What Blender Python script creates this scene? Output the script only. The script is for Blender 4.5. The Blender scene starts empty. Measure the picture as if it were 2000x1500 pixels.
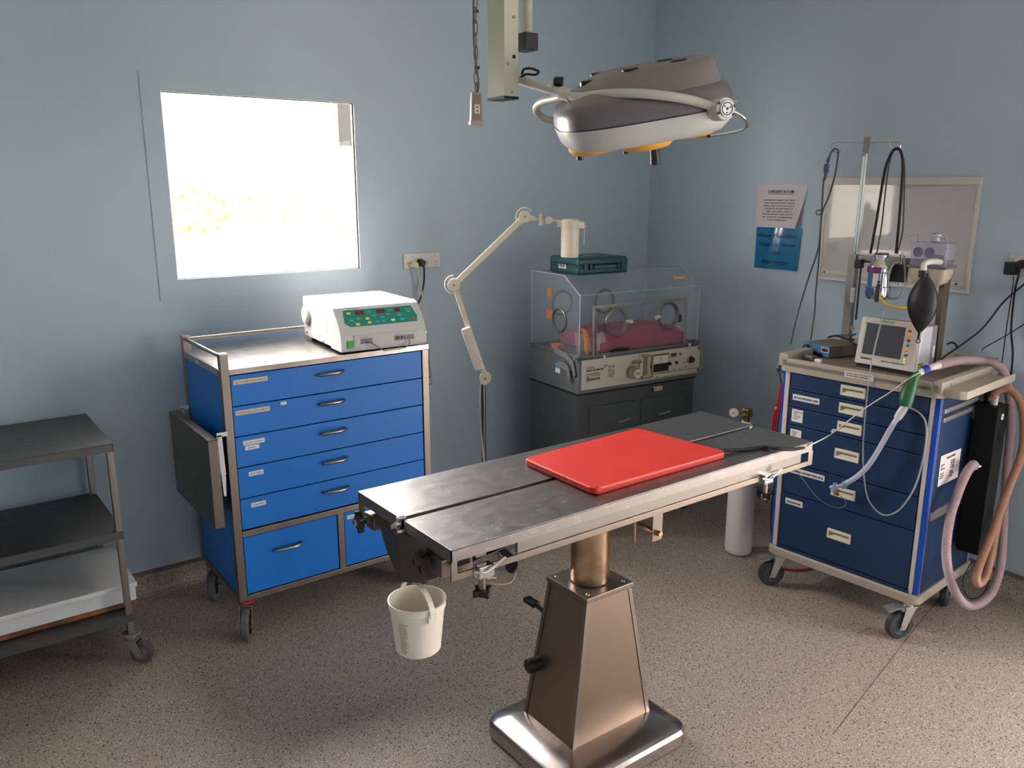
import bpy, bmesh, math, random
from mathutils import Vector, Matrix
import numpy as np
random.seed(7)
PI = math.pi
R = math.radians
scene = bpy.context.scene
col = scene.collection

# ---------------- camera ----------------
CAM = Vector((-3.5892, -3.503, 1.68)); YAW = 36.537; PITCH = 13.4285; FPX = 1620.08
cd = bpy.data.cameras.new('camera'); cam = bpy.data.objects.new('camera', cd); col.objects.link(cam)
cam.location = CAM; cam.rotation_euler = (R(90 - PITCH), 0, R(-YAW))
cd.sensor_width = 36; cd.lens = FPX / 2000 * 36; cd.clip_start = 0.05; cd.clip_end = 100
scene.camera = cam
scene.view_settings.view_transform = 'Standard'; scene.view_settings.look = 'None'
scene.view_settings.exposure = 0.2; scene.view_settings.gamma = 1.0
try: scene.view_settings.use_curve_mapping = False
except Exception: pass
scene.cycles.use_denoising = True
scene.cycles.max_bounces = 12; scene.cycles.diffuse_bounces = 5; scene.cycles.glossy_bounces = 5
scene.cycles.transparent_max_bounces = 24; scene.cycles.transmission_bounces = 6
scene.cycles.sample_clamp_indirect = 6
scene.cycles.caustics_reflective = False; scene.cycles.caustics_refractive = False

# ---------------- daylight ----------------
SKY_SHADE, SKY_SUN, SKY_COL = 12.0, 58.0, (1.0, .955, .925, 1)
w = bpy.data.worlds.new('sky'); scene.world = w; w.use_nodes = True
nt = w.node_tree; bg = nt.nodes['Background']
# hazy sky, much brighter on the sunny side beyond the back window than behind the camera
tc = nt.nodes.new('ShaderNodeTexCoord'); sx = nt.nodes.new('ShaderNodeSeparateXYZ'); mr = nt.nodes.new('ShaderNodeMapRange')
nt.links.new(tc.outputs['Generated'], sx.inputs[0]); nt.links.new(sx.outputs['Y'], mr.inputs[0])
mr.inputs[1].default_value = .25; mr.inputs[2].default_value = .6; mr.inputs[3].default_value = SKY_SHADE; mr.inputs[4].default_value = SKY_SUN
bg.inputs[0].default_value = SKY_COL
nt.links.new(mr.outputs[0], bg.inputs[1])

def portal(name, loc, rot, sx_, sy_):
    l = bpy.data.lights.new(name, 'AREA'); l.shape = 'RECTANGLE'; l.size = sx_; l.size_y = sy_
    l.cycles.is_portal = True
    o = bpy.data.objects.new(name, l); col.objects.link(o); o.location = loc; o.rotation_euler = rot
    return o
# window in the back wall and window behind the camera
WX0, WX1, WZ0, WZ1 = -2.677, -1.8646, 1.3117, 2.0345
RY0, RY1, RZ1 = -4.75, -3.05, 2.15      # glazed door in the right wall, out of frame
RY = -5.6
portal('window_daylight', ((WX0+WX1)/2, 0.035, (WZ0+WZ1)/2), (R(-90), 0, 0), WX1-WX0, WZ1-WZ0)
portal('door_daylight', (.12, (RY0+RY1)/2, RZ1/2), (0, R(90), 0), RZ1, RY1-RY0)

# ---------------- helpers ----------------
_y = R(YAW); _p = R(PITCH)
F_ = Vector((math.sin(_y)*math.cos(_p), math.cos(_y)*math.cos(_p), -math.sin(_p)))
R_ = Vector((math.cos(_y), -math.sin(_y), 0)); U_ = R_.cross(F_)
def ray(px, py): return F_ + R_*((px-1000)/FPX) - U_*((py-750)/FPX)
def at(px, py, ax, v):
    """pixel of the 2000x1500 photo onto the real plane x/y/z = v"""
    d = ray(px, py); i = 'xyz'.index(ax); return CAM + d*((v-CAM[i])/d[i])
def dep(px, py, D): return CAM + ray(px, py)*D
def lin(c):
    r = []
    for v in c:
        v = v/255
        r.append(v/12.92 if v <= .04045 else ((v+.055)/1.055)**2.4)
    return (*r, 1)

def mat(name, c, rough=.5, metal=0, spec=None, noise=None, bump=None, coat=0, alpha=None, emit=None, trans=0, ior=None, aniso=0):
    m = bpy.data.materials.new(name); m.use_nodes = True; n = m.node_tree; b = n.nodes['Principled BSDF']
    b.inputs['Base Color'].default_value = lin(c); b.inputs['Roughness'].default_value = rough; b.inputs['Metallic'].default_value = metal
    if spec is not None: b.inputs['Specular IOR Level'].default_value = spec
    if coat: b.inputs['Coat Weight'].default_value = coat; b.inputs['Coat Roughness'].default_value = .1
    if trans: b.inputs['Transmission Weight'].default_value = trans
    if ior: b.inputs['IOR'].default_value = ior
    if emit: b.inputs['Emission Color'].default_value = lin(emit[0]); b.inputs['Emission Strength'].default_value = emit[1]
    if noise:
        c2, sc, lo, hi = noise
        t = n.nodes.new('ShaderNodeTexCoord'); z = n.nodes.new('ShaderNodeTexNoise'); z.inputs['Scale'].default_value = sc; z.inputs['Detail'].default_value = 6
        rp = n.nodes.new('ShaderNodeValToRGB'); rp.color_ramp.elements[0].position = lo; rp.color_ramp.elements[1].position = hi
        rp.color_ramp.elements[0].color = lin(c); rp.color_ramp.elements[1].color = lin(c2)
        n.links.new(t.outputs['Object'], z.inputs[0]); n.links.new(z.outputs[0], rp.inputs[0]); n.links.new(rp.outputs[0], b.inputs['Base Color'])
    if bump:
        sc, st = bump
        t = n.nodes.new('ShaderNodeTexCoord'); z = n.nodes.new('ShaderNodeTexNoise'); z.inputs['Scale'].default_value = sc; z.inputs['Detail'].default_value = 4
        bp = n.nodes.new('ShaderNodeBump'); bp.inputs['Strength'].default_value = st; bp.inputs['Distance'].default_value = .01
        n.links.new(t.outputs['Object'], z.inputs[0]); n.links.new(z.outputs[0], bp.inputs['Height']); n.links.new(bp.outputs[0], b.inputs['Normal'])
    return m

def clear(name, tint, density, rough=.03, refl=1.0):
    """thin clear plastic or glass: mostly transparent, fresnel gloss, a little body colour"""
    m = bpy.data.materials.new(name); m.use_nodes = True; n = m.node_tree; n.nodes.remove(n.nodes['Principled BSDF'])
    out = n.nodes['Material Output']; tr = n.nodes.new('ShaderNodeBsdfTransparent'); gl = n.nodes.new('ShaderNodeBsdfGlossy'); df = n.nodes.new('ShaderNodeBsdfDiffuse')
    tr.inputs[0].default_value = (1, 1, 1, 1); gl.inputs['Roughness'].default_value = rough; df.inputs[0].default_value = lin(tint)
    a = n.nodes.new('ShaderNodeMixShader'); a.inputs[0].default_value = density
    fr = n.nodes.new('ShaderNodeFresnel'); fr.inputs[0].default_value = 1.45; b = n.nodes.new('ShaderNodeMixShader')
    mu = n.nodes.new('ShaderNodeMath'); mu.operation = 'MULTIPLY'; mu.inputs[1].default_value = refl
    geo = n.nodes.new('ShaderNodeNewGeometry'); inv = n.nodes.new('ShaderNodeMath'); inv.operation = 'SUBTRACT'; inv.inputs[0].default_value = 1; n.links.new(geo.outputs['Backfacing'], inv.inputs[1])
    m2_ = n.nodes.new('ShaderNodeMath'); m2_.operation = 'MULTIPLY'; n.links.new(inv.outputs[0], m2_.inputs[0]); n.links.new(mu.outputs[0], m2_.inputs[1])
    n.links.new(fr.outputs[0], mu.inputs[0]); n.links.new(m2_.outputs[0], b.inputs[0])
    n.links.new(tr.outputs[0], a.inputs[1]); n.links.new(df.outputs[0], a.inputs[2]); n.links.new(a.outputs[0], b.inputs[1]); n.links.new(gl.outputs[0], b.inputs[2]); n.links.new(b.outputs[0], out.inputs[0])
    return m

class MB:
    def __init__(s): s.b = bmesh.new(); s.mi = 0
    def _fin(s, n0):
        if s.mi:
            s.b.faces.ensure_lookup_table()
            for f in s.b.faces[n0:]: f.material_index = s.mi
    def merge(s, t, M=None):
        if M is not None: t.transform(M)
        me = bpy.data.meshes.new('tmp'); t.to_mesh(me); t.free(); n0 = len(s.b.faces); s.b.from_mesh(me); bpy.data.meshes.remove(me); s._fin(n0); return s
    def box(s, x0, x1, y0, y1, z0, z1, bev=0, seg=2, M=None, taper=None):
        t = bmesh.new(); bmesh.ops.create_cube(t, size=1)
        for v in t.verts: v.co = Vector((x0+(v.co.x+.5)*(x1-x0), y0+(v.co.y+.5)*(y1-y0), z0+(v.co.z+.5)*(z1-z0)))
        if bev: bmesh.ops.bevel(t, geom=t.edges[:], offset=min(bev, .49*min(abs(x1-x0), abs(y1-y0), abs(z1-z0))), segments=seg, affect='EDGES', profile=.5)
        return s.merge(t, M)
    def cyl(s, p, q, r, r2=None, n=24, bev=0, cap=True):
        p = Vector(p); q = Vector(q); r2 = r if r2 is None else r2
        t = bmesh.new(); L = (q-p).length
        bmesh.ops.create_cone(t, cap_ends=cap, segments=n, radius1=r, radius2=r2, depth=L)
        if bev: bmesh.ops.bevel(t, geom=[e for e in t.edges if any(len(f.verts) > 4 for f in e.link_faces)], offset=bev, segments=2, affect='EDGES', profile=.5)
        M = Matrix.Translation((p+q)/2) @ (q-p).to_track_quat('Z', 'Y').to_matrix().to_4x4()
        return s.merge(t, M)
    def lathe(s, prof, n=32, M=None, a0=0, a1=2*PI):
        """prof: list of (r, z)"""
        t = bmesh.new(); full = abs(a1-a0-2*PI) < 1e-6; m = n if full else n+1
        rings = []
        for r, z in prof:
            if r < 1e-6: rings.append([t.verts.new((0, 0, z))])
            else: rings.append([t.verts.new((r*math.cos(a0+(a1-a0)*i/n), r*math.sin(a0+(a1-a0)*i/n), z)) for i in range(m)])
        for A, B in zip(rings, rings[1:]):
            for i in range(n):
                j = (i+1) % m
                if len(A) == 1 and len(B) == 1: continue
                if len(A) == 1: t.faces.new((A[0], B[i], B[j]))
                elif len(B) == 1: t.faces.new((A[i], B[0], A[j]))
                else: t.faces.new((A[i], B[i], B[j], A[j]))
        bmesh.ops.recalc_face_normals(t, faces=t.faces)
        return s.merge(t, M)
    def tube(s, pts, r, n=10, smooth=6, closed=False, cap=True, rib=None):
        P = [Vector(p) for p in pts]
        if smooth > 1 and len(P) > 2:
            Q = []; N = len(P)
            rng = range(N) if closed else range(N-1)
            for i in rng:
                p0 = P[(i-1) % N] if closed or i > 0 else P[0]*2-P[1]
                p1 = P[i]; p2 = P[(i+1) % N]
                p3 = P[(i+2) % N] if closed or i+2 < N else P[-1]*2-P[-2]
                for k in range(smooth):
                    u = k/smooth
                    Q.append(.5*((2*p1)+(p2-p0)*u+(2*p0-5*p1+4*p2-p3)*u*u+(3*p1-p0-3*p2+p3)*u**3))
            if not closed: Q.append(P[-1])
            P = Q
        if rib:      # corrugated hose
            step, amp = rib; L = [0]
            for a, b in zip(P, P[1:]): L.append(L[-1]+(b-a).length)
            cnt = int(L[-1]/step*2); Q = []; rr = []; j = 0
            for k in range(cnt+1):
                d = L[-1]*k/cnt
                while j < len(P)-2 and L[j+1] < d: j += 1
                u = (d-L[j])/max(1e-9, L[j+1]-L[j]); Q.append(P[j].lerp(P[j+1], u)); rr.append(r+(amp if k % 2 else -amp))
            P = Q
        else: rr = [r]*len(P) if not callable(r) else [r(i/(len(P)-1)) for i in range(len(P))]
        t = bmesh.new(); N = len(P); rings = []
        T = []
        for i in range(N):
            a = P[(i-1) % N] if closed or i else P[0]; b = P[(i+1) % N] if closed or i < N-1 else P[-1]
            T.append((b-a).normalized() if (b-a).length > 1e-9 else Vector((0, 0, 1)))
        nv = T[0].orthogonal().normalized()
        for i in range(N):
            if i:
                q = T[i-1].rotation_difference(T[i]); nv = q @ nv
            nv = (nv-T[i]*nv.dot(T[i])).normalized(); bv = T[i].cross(nv)
            rings.append([t.verts.new(P[i]+(nv*math.cos(2*PI*k/n)+bv*math.sin(2*PI*k/n))*rr[i]) for k in range(n)])
        for i in range(N if closed else N-1):
            A = rings[i]; B = rings[(i+1) % N]; sh = 0
            if closed and i == N-1:
                sh = min(range(n), key=lambda k: (B[k].co-A[0].co).length)
            for k in range(n): t.faces.new((A[k], B[(k+sh) % n], B[(k+1+sh) % n], A[(k+1) % n]))
        if cap and not closed: t.faces.new(rings[0][::-1]); t.faces.new(rings[-1])
        bmesh.ops.recalc_face_normals(t, faces=t.faces)
        return s.merge(t)
    def prism(s, poly, off, bev=0, M=None):
        """poly: 3D outline, extruded by vector off"""
        t = bmesh.new(); off = Vector(off)
        a = [t.verts.new(Vector(p)) for p in poly]; b = [t.verts.new(Vector(p)+off) for p in poly]
        t.faces.new(a); t.faces.new(b[::-1]); N = len(a)
        for i in range(N): t.faces.new((a[i], b[i], b[(i+1) % N], a[(i+1) % N]))
        bmesh.ops.recalc_face_normals(t, faces=t.faces)
        if bev: bmesh.ops.bevel(t, geom=t.edges[:], offset=bev, segments=2, affect='EDGES', profile=.5)
        return s.merge(t, M)
    def poly(s, pts):
        n0 = len(s.b.faces); s.b.faces.new([s.b.verts.new(Vector(p)) for p in pts]); s._fin(n0); return s
    def sphere(s, c, r, sc=(1, 1, 1), n=24):
        t = bmesh.new(); bmesh.ops.create_uvsphere(t, u_segments=n, v_segments=n//2, radius=r)
        return s.merge(t, Matrix.Translation(c) @ Matrix.Diagonal((*sc, 1)))
    def torus(s, c, R1, r, axis=(0, 0, 1), n=32, sc=(1, 1)):
        q = Vector(axis).to_track_quat('Z', 'Y'); c = Vector(c)
        return s.tube([c+q @ Vector((R1*sc[0]*math.cos(2*PI*i/n), R1*sc[1]*math.sin(2*PI*i/n), 0)) for i in range(n)], r, n=10, smooth=1, closed=True)
    def build(s, name, m, parent=None, smooth=35):
        me = bpy.data.meshes.new(name); s.b.to_mesh(me); s.b.free()
        for x in (m if isinstance(m, (list, tuple)) else [m]): me.materials.append(x)
        if smooth:
            me.polygons.foreach_set('use_smooth', [True]*len(me.polygons))
            me.set_sharp_from_angle(angle=R(smooth))
        o = bpy.data.objects.new(name, me); col.objects.link(o)
        if parent: o.parent = parent
        if smooth:
            wn = o.modifiers.new('even_shading', 'WEIGHTED_NORMAL'); wn.keep_sharp = True; wn.weight = 60
        return o
def tag(o, label, cat, group=None, kind=None):
    o['label'] = label; o['category'] = cat
    if group: o['group'] = group
    if kind: o['kind'] = kind
    return o
def thing(name, label, cat, loc=(0, 0, 0), rotz=0, group=None):
    o = bpy.data.objects.new(name, None); col.objects.link(o); o.empty_display_size = .05
    o.location = loc; o.rotation_euler = (0, 0, rotz); tag(o, label, cat, group); return o
def struct(o, label=None):
    o['kind'] = 'structure'; o['label'] = label or o.name.replace('_', ' ')
    return o
def wl(t):
    """world point -> local of thing t"""
    M = (Matrix.Translation(t.location) @ t.rotation_euler.to_matrix().to_4x4()).inverted(); return lambda p: M @ Vector(p)
def copy_tree(o, parent=None):
    c = o.copy(); col.objects.link(c)
    if parent: c.parent = parent
    for ch in [k for k in bpy.data.objects if k.parent == o]: copy_tree(ch, c)
    return c
_txt = {}
def text(body, size, o, xdir, ydir, m, parent, name='lettering', align='LEFT', width=None, bold=0, ext=.0004, spacing=1.0):
    """real lettering: origin o, reading along xdir, up along ydir (parent's local space)"""
    cu = bpy.data.curves.new(name, 'FONT'); cu.body = body; cu.size = size; cu.align_x = align; cu.extrude = ext; cu.offset = bold; cu.space_line = spacing
    cu.resolution_u = 2
    to = bpy.data.objects.new(name, cu); col.objects.link(to); bpy.context.view_layer.update()
    me = bpy.data.meshes.new_from_object(to.evaluated_get(bpy.context.evaluated_depsgraph_get())); bpy.data.objects.remove(to)
    x = Vector(xdir).normalized(); y = Vector(ydir).normalized(); z = x.cross(y); sc = 1
    if width and len(me.vertices):
        xs = [v.co.x for v in me.vertices]; sc = width/max(1e-6, max(xs)-min(xs))
    M = Matrix((( x.x*sc, y.x, z.x, o[0]), (x.y*sc, y.y, z.y, o[1]), (x.z*sc, y.z, z.z, o[2]), (0, 0, 0, 1)))
    me.transform(M); me.materials.clear(); me.materials.append(m); me.name = name
    ob = bpy.data.objects.new(name, me); col.objects.link(ob); ob.parent = parent; return ob
# ---------------- materials ----------------
def steel(name, c, rough, scratch=0, sc=30):
    m = mat(name, c, rough, 1.0); n = m.node_tree; b = n.nodes['Principled BSDF']
    t = n.nodes.new('ShaderNodeTexCoord'); mp = n.nodes.new('ShaderNodeMapping'); z = n.nodes.new('ShaderNodeTexNoise'); z.inputs['Scale'].default_value = sc; z.inputs['Detail'].default_value = 8
    n.links.new(t.outputs['Object'], mp.inputs[0]); n.links.new(mp.outputs[0], z.inputs[0])
    rp = n.nodes.new('ShaderNodeMapRange'); rp.inputs[3].default_value = rough*.75; rp.inputs[4].default_value = rough*1.3
    n.links.new(z.outputs[0], rp.inputs[0]); n.links.new(rp.outputs[0], b.inputs['Roughness'])
    if scratch:
        v = n.nodes.new('ShaderNodeTexVoronoi'); v.feature = 'DISTANCE_TO_EDGE'; v.inputs['Scale'].default_value = 26; v.inputs['Randomness'].default_value = 1
        z2 = n.nodes.new('ShaderNodeTexNoise'); z2.inputs['Scale'].default_value = 5; z2.inputs['Detail'].default_value = 3
        mv = n.nodes.new('ShaderNodeMixRGB'); mv.inputs[0].default_value = .35; n.links.new(t.outputs['Object'], mv.inputs[1]); n.links.new(z2.outputs['Color'], mv.inputs[2]); n.links.new(mv.outputs[0], v.inputs[0])
        lt = n.nodes.new('ShaderNodeMath'); lt.operation = 'LESS_THAN'; lt.inputs[1].default_value = .012; n.links.new(v.outputs['Distance'], lt.inputs[0])
        z3 = n.nodes.new('ShaderNodeTexNoise'); z3.inputs['Scale'].default_value = 22; n.links.new(t.outputs['Object'], z3.inputs[0])
        g = n.nodes.new('ShaderNodeMath'); g.operation = 'GREATER_THAN'; g.inputs[1].default_value = .58; n.links.new(z3.outputs[0], g.inputs[0])
        mm = n.nodes.new('ShaderNodeMath'); mm.operation = 'MULTIPLY'; n.links.new(lt.outputs[0], mm.inputs[0]); n.links.new(g.outputs[0], mm.inputs[1])
        ms = n.nodes.new('ShaderNodeMath'); ms.operation = 'MULTIPLY'; ms.inputs[1].default_value = scratch; n.links.new(mm.outputs[0], ms.inputs[0])
        mx = n.nodes.new('ShaderNodeMixRGB'); n.links.new(ms.outputs[0], mx.inputs[0]); mx.inputs[1].default_value = lin(c); mx.inputs[2].default_value = lin((235, 232, 228)); n.links.new(mx.outputs[0], b.inputs['Base Color'])
    return m
STEEL = steel('brushed_stainless', (146, 135, 126), .34)
STEEL_TOP = steel('scratched_stainless', (150, 144, 141), .38, .8)
STEEL_DK = steel('dull_stainless', (140, 134, 128), .42)
SHELFTOP = steel('dull_grey_steel', (98, 98, 95), .5)
CHROME = mat('chrome', (215, 212, 208), .12, 1.0)
COLUMN = mat('worn_plated_column', (196, 168, 140), .26, 1.0, noise=((120, 98, 78), 9, .5, .78))
BLUE = mat('bright_blue_laminate', (0, 110, 200), .4, noise=((0, 105, 194), 3, .3, .7))
NAVY = mat('navy_plastic', (10, 42, 78), .45)
NAVY2 = mat('bright_blue_strip', (0, 66, 170), .4)
BLACK = mat('black_plastic', (22, 20, 20), .4)
BLACKM = mat('black_rubber', (24, 23, 23), .75)
GAP = mat('dark_gap', (6, 7, 10), .8)
GREYR = mat('grey_rubber', (88, 88, 90), .7)
GREYP = mat('grey_plastic', (120, 118, 118), .5)
DARKG = mat('dark_grey_plastic', (52, 54, 58), .5)
WHITE = mat('white_plastic', (228, 222, 212), .4)
WHITE2 = mat('cold_white_paint', (222, 220, 220), .45)
CREAM = mat('cream_enamel', (206, 196, 172), .38)
PAPER = mat('white_paper', (216, 206, 204), .8)
LABEL = mat('white_label', (228, 226, 222), .7)
INK = mat('black_ink', (28, 26, 28), .8)
INKG = mat('grey_ink', (95, 90, 92), .8)
RED = mat('red_vinyl', (206, 44, 34), .5, noise=((212, 56, 44), 6, .45, .7))
REDP = mat('red_plastic', (196, 40, 34), .5)
ALU = mat('satin_aluminium', (196, 190, 184), .35, .9)
BEIGE = mat('beige_abs_plastic', (168, 156, 142), .5)
GREYSTEEL = mat('dark_green_grey_enamel', (70, 74, 73), .45, noise=((64, 68, 67), 5, .3, .7))
CHASSIS = mat('grey_enamel', (96, 98, 98), .45)
ACRYL = clear('clear_acrylic', (200, 210, 214), .06, .04)
ACRYE = clear('acrylic_edge', (205, 210, 212), .4, .2)
GLASS = clear('window_glass', (255, 255, 255), .0, .0, .6)
HOSE = mat('ribbed_mauve_hose', (180, 156, 158), .5)
HOSEB = mat('ribbed_tan_hose', (162, 122, 102), .5)
TUBING = clear('clear_tubing', (190, 200, 214), .35, .1)
SMOKY = clear('violet_tinted_plastic', (176, 176, 206), .28, .08)

wm = mat('pale_blue_wall_paint', (158, 184, 196), .62, spec=.3, bump=(90, .08))
def walln():
    n = wm.node_tree; b = n.nodes['Principled BSDF']
    t = n.nodes.new('ShaderNodeTexCoord'); z = n.nodes.new('ShaderNodeTexNoise'); z.inputs['Scale'].default_value = 1.3; z.inputs['Detail'].default_value = 5
    rp = n.nodes.new('ShaderNodeValToRGB'); rp.color_ramp.elements[0].position = .3; rp.color_ramp.elements[1].position = .75
    rp.color_ramp.elements[0].color = lin((180, 195, 207)); rp.color_ramp.elements[1].color = lin((175, 190, 202))
    n.links.new(t.outputs['Object'], z.inputs[0]); n.links.new(z.outputs[0], rp.inputs[0]); n.links.new(rp.outputs[0], b.inputs['Base Color'])
walln()
fm = mat('speckled_vinyl', (120, 108, 98), .5, spec=.4)
def floorn():
    n = fm.node_tree; b = n.nodes['Principled BSDF']; t = n.nodes.new('ShaderNodeTexCoord'); prev = None
    big = n.nodes.new('ShaderNodeTexNoise'); big.inputs['Scale'].default_value = 160; big.inputs['Detail'].default_value = 3
    n.links.new(t.outputs['Object'], big.inputs[0])
    rp = n.nodes.new('ShaderNodeValToRGB'); rp.color_ramp.elements[0].position = .35; rp.color_ramp.elements[1].position = .65
    rp.color_ramp.elements[0].color = lin((150, 132, 120)); rp.color_ramp.elements[1].color = lin((178, 162, 150)); n.links.new(big.outputs[0], rp.inputs[0]); prev = rp.outputs[0]
    for sc, th, c in ((85, .17, (70, 60, 54)), (120, .16, (222, 214, 206)), (150, .2, (84, 76, 72)), (60, .085, (40, 34, 34)), (190, .22, (196, 184, 172))):
        v = n.nodes.new('ShaderNodeTexVoronoi'); v.inputs['Scale'].default_value = sc; n.links.new(t.outputs['Object'], v.inputs[0])
        r1 = n.nodes.new('ShaderNodeMath'); r1.operation = 'LESS_THAN'; r1.inputs[1].default_value = th*1.5
        n.links.new(v.outputs['Distance'], r1.inputs[0])
        s = n.nodes.new('ShaderNodeSeparateColor'); n.links.new(v.outputs['Color'], s.inputs[0])
        r2 = n.nodes.new('ShaderNodeMath'); r2.operation = 'GREATER_THAN'; r2.inputs[1].default_value = .55; n.links.new(s.outputs[0], r2.inputs[0])
        mu = n.nodes.new('ShaderNodeMath'); mu.operation = 'MULTIPLY'; n.links.new(r1.outputs[0], mu.inputs[0]); n.links.new(r2.outputs[0], mu.inputs[1])
        mx = n.nodes.new('ShaderNodeMixRGB'); n.links.new(mu.outputs[0], mx.inputs[0]); n.links.new(prev, mx.inputs[1]); mx.inputs[2].default_value = lin(c); prev = mx.outputs[0]
    n.links.new(prev, b.inputs['Base Color'])
floorn()
ceilm = mat('white_ceiling_paint', (225, 225, 220), .7)
TRIMM = mat('brown_vinyl_capping', (112, 98, 88), .5)

# ---------------- room ----------------
XL, ZC, TH = -5.2, 2.75, .12
b = MB(); b.box(XL-TH, TH, RY-TH, TH, -.1, 0); struct(b.build('floor', fm, smooth=0), 'speckled grey-brown vinyl floor')
b = MB(); b.box(XL-TH, TH, RY-TH, TH, ZC, ZC+.1); struct(b.build('ceiling', ceilm, smooth=0))
b = MB()
TB = .03; b.box(XL, WX0, 0, TB, 0, ZC); b.box(WX1, TH, 0, TB, 0, ZC); b.box(WX0, WX1, 0, TB, 0, WZ0); b.box(WX0, WX1, 0, TB, WZ1, ZC)
struct(b.build('wall_back', wm, smooth=0), 'pale blue back wall')
b = MB(); b.box(0, TH, RY, RY0, 0, ZC); b.box(0, TH, RY1, 0, 0, ZC); b.box(0, TH, RY0, RY1, RZ1, ZC); struct(b.build('wall_right', wm, smooth=0), 'pale blue right wall')
b = MB(); b.box(XL-TH, XL, RY, TH, 0, ZC); struct(b.build('wall_left', wm, smooth=0))
b = MB()
b.box(XL, TH, RY-TH, RY, 0, ZC)
struct(b.build('wall_front', wm, smooth=0))
# coved vinyl skirting and its capping strip
HB = .10
def cove(name, f, L):
    b = MB(); pr = [(.06, .0008), (.035, .003), (.016, .010), (.006, .024), (.002, .045), (.002, HB-.012)]
    for (a, z), (a2, z2) in zip(pr, pr[1:]): b.poly([f(0, a, z), f(L, a, z), f(L, a2, z2), f(0, a2, z2)])
    struct(b.build(name, fm, smooth=60), 'coved speckled vinyl skirting')
cove('baseboard_back', lambda s, a, z: (XL+s, -a, z), -XL); cove('baseboard_right', lambda s, a, z: (-a, RY1+.05+s, z), -RY1-.05)
b = MB(); b.box(XL, 0, -.008, -.0005, HB-.014, HB+.004, .002); struct(b.build('trim_1', TRIMM), 'brown capping strip on the back skirting')
b = MB(); b.box(-.008, -.0005, RY1+.05, -.008, HB-.014, HB+.004, .002); struct(b.build('trim_2', TRIMM), 'brown capping strip on the right skirting')
# window: flush painted surround, thin metal frame, glass pane
b = MB(); o_ = .072
for (x0, x1, z0, z1) in ((WX0-o_, WX1+o_, WZ1, WZ1+o_), (WX0-o_, WX1+o_, WZ0-o_-.01, WZ0), (WX0-o_, WX0, WZ0, WZ1), (WX1, WX1+o_, WZ0, WZ1)): b.box(x0, x1, -.004, 0, z0, z1)
struct(b.build('trim_3', wm, smooth=0), 'flat painted window surround')
wf = bpy.data.objects.new('window_1', None); col.objects.link(wf); struct(wf, 'square window in the back wall')
WFM = mat('window_frame_brown', (74, 56, 40), .5)
WFL = mat('frame_glare_white', (230, 226, 215), .5)
t_ = .006; b = MB()
for (x0, x1, z0, z1) in ((WX0+t_, WX1, WZ1-t_*.6, WZ1), (WX1-t_, WX1, WZ0, WZ1-t_*.6)): b.box(x0, x1, .004, .02, z0, z1, .001)
b.build('window_frame', WFM, wf); b = MB()
for (x0, x1, z0, z1) in ((WX0, WX1-t_, WZ0, WZ0+t_), (WX0, WX0+t_, WZ0+t_, WZ1)): b.box(x0, x1, .004, .02, z0, z1, .001)
b.build('window_frame_glare', WFL, wf)  # left and bottom frame bars coloured white to paint in the window's glare
b = MB(); b.box(WX0, WX1, .021, .025, WZ0, WZ1); b.build('window_pane', GLASS, wf, 0)
dr = bpy.data.objects.new('door_1', None); col.objects.link(dr); struct(dr, 'glazed double door in the right wall')
b = MB(); ym = (RY0+RY1)/2
for (y0, y1, z0, z1) in ((RY0, RY1, RZ1-.05, RZ1), (RY0, RY1, 0, .12), (RY0, RY0+.05, 0, RZ1), (RY1-.05, RY1, 0, RZ1), (ym-.03, ym+.03, 0, RZ1)): b.box(.04, .09, y0, y1, z0, z1, .003)
b.build('door_frame', WHITE, dr)
b = MB(); b.box(.06, .065, RY0, RY1, .1, RZ1); b.build('door_pane', GLASS, dr, 0)
b = MB(); b.box(TH, 7, -7, .28, -.12, -.02); struct(b.build('ground_outside', mat('pale_concrete', (176, 168, 156), .9), smooth=0), 'pale concrete outside the door')
# welded seams in the vinyl
b = MB()
for p, q in (((-1.42, -2.27), (-.46, -2.06)), ((-.46, -2.06), (-.15, -2.0))):
    p = Vector((*p, .0004)); q = Vector((*q, .0004)); n_ = Vector((-(q-p).y, (q-p).x, 0)).normalized()*.0013; b.poly([p-n_, q-n_, q+n_, p+n_])
struct(b.build('floor_seam', mat('seam_brown', (84, 72, 64), .6), smooth=0), 'welded seam in the vinyl floor')
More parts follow.
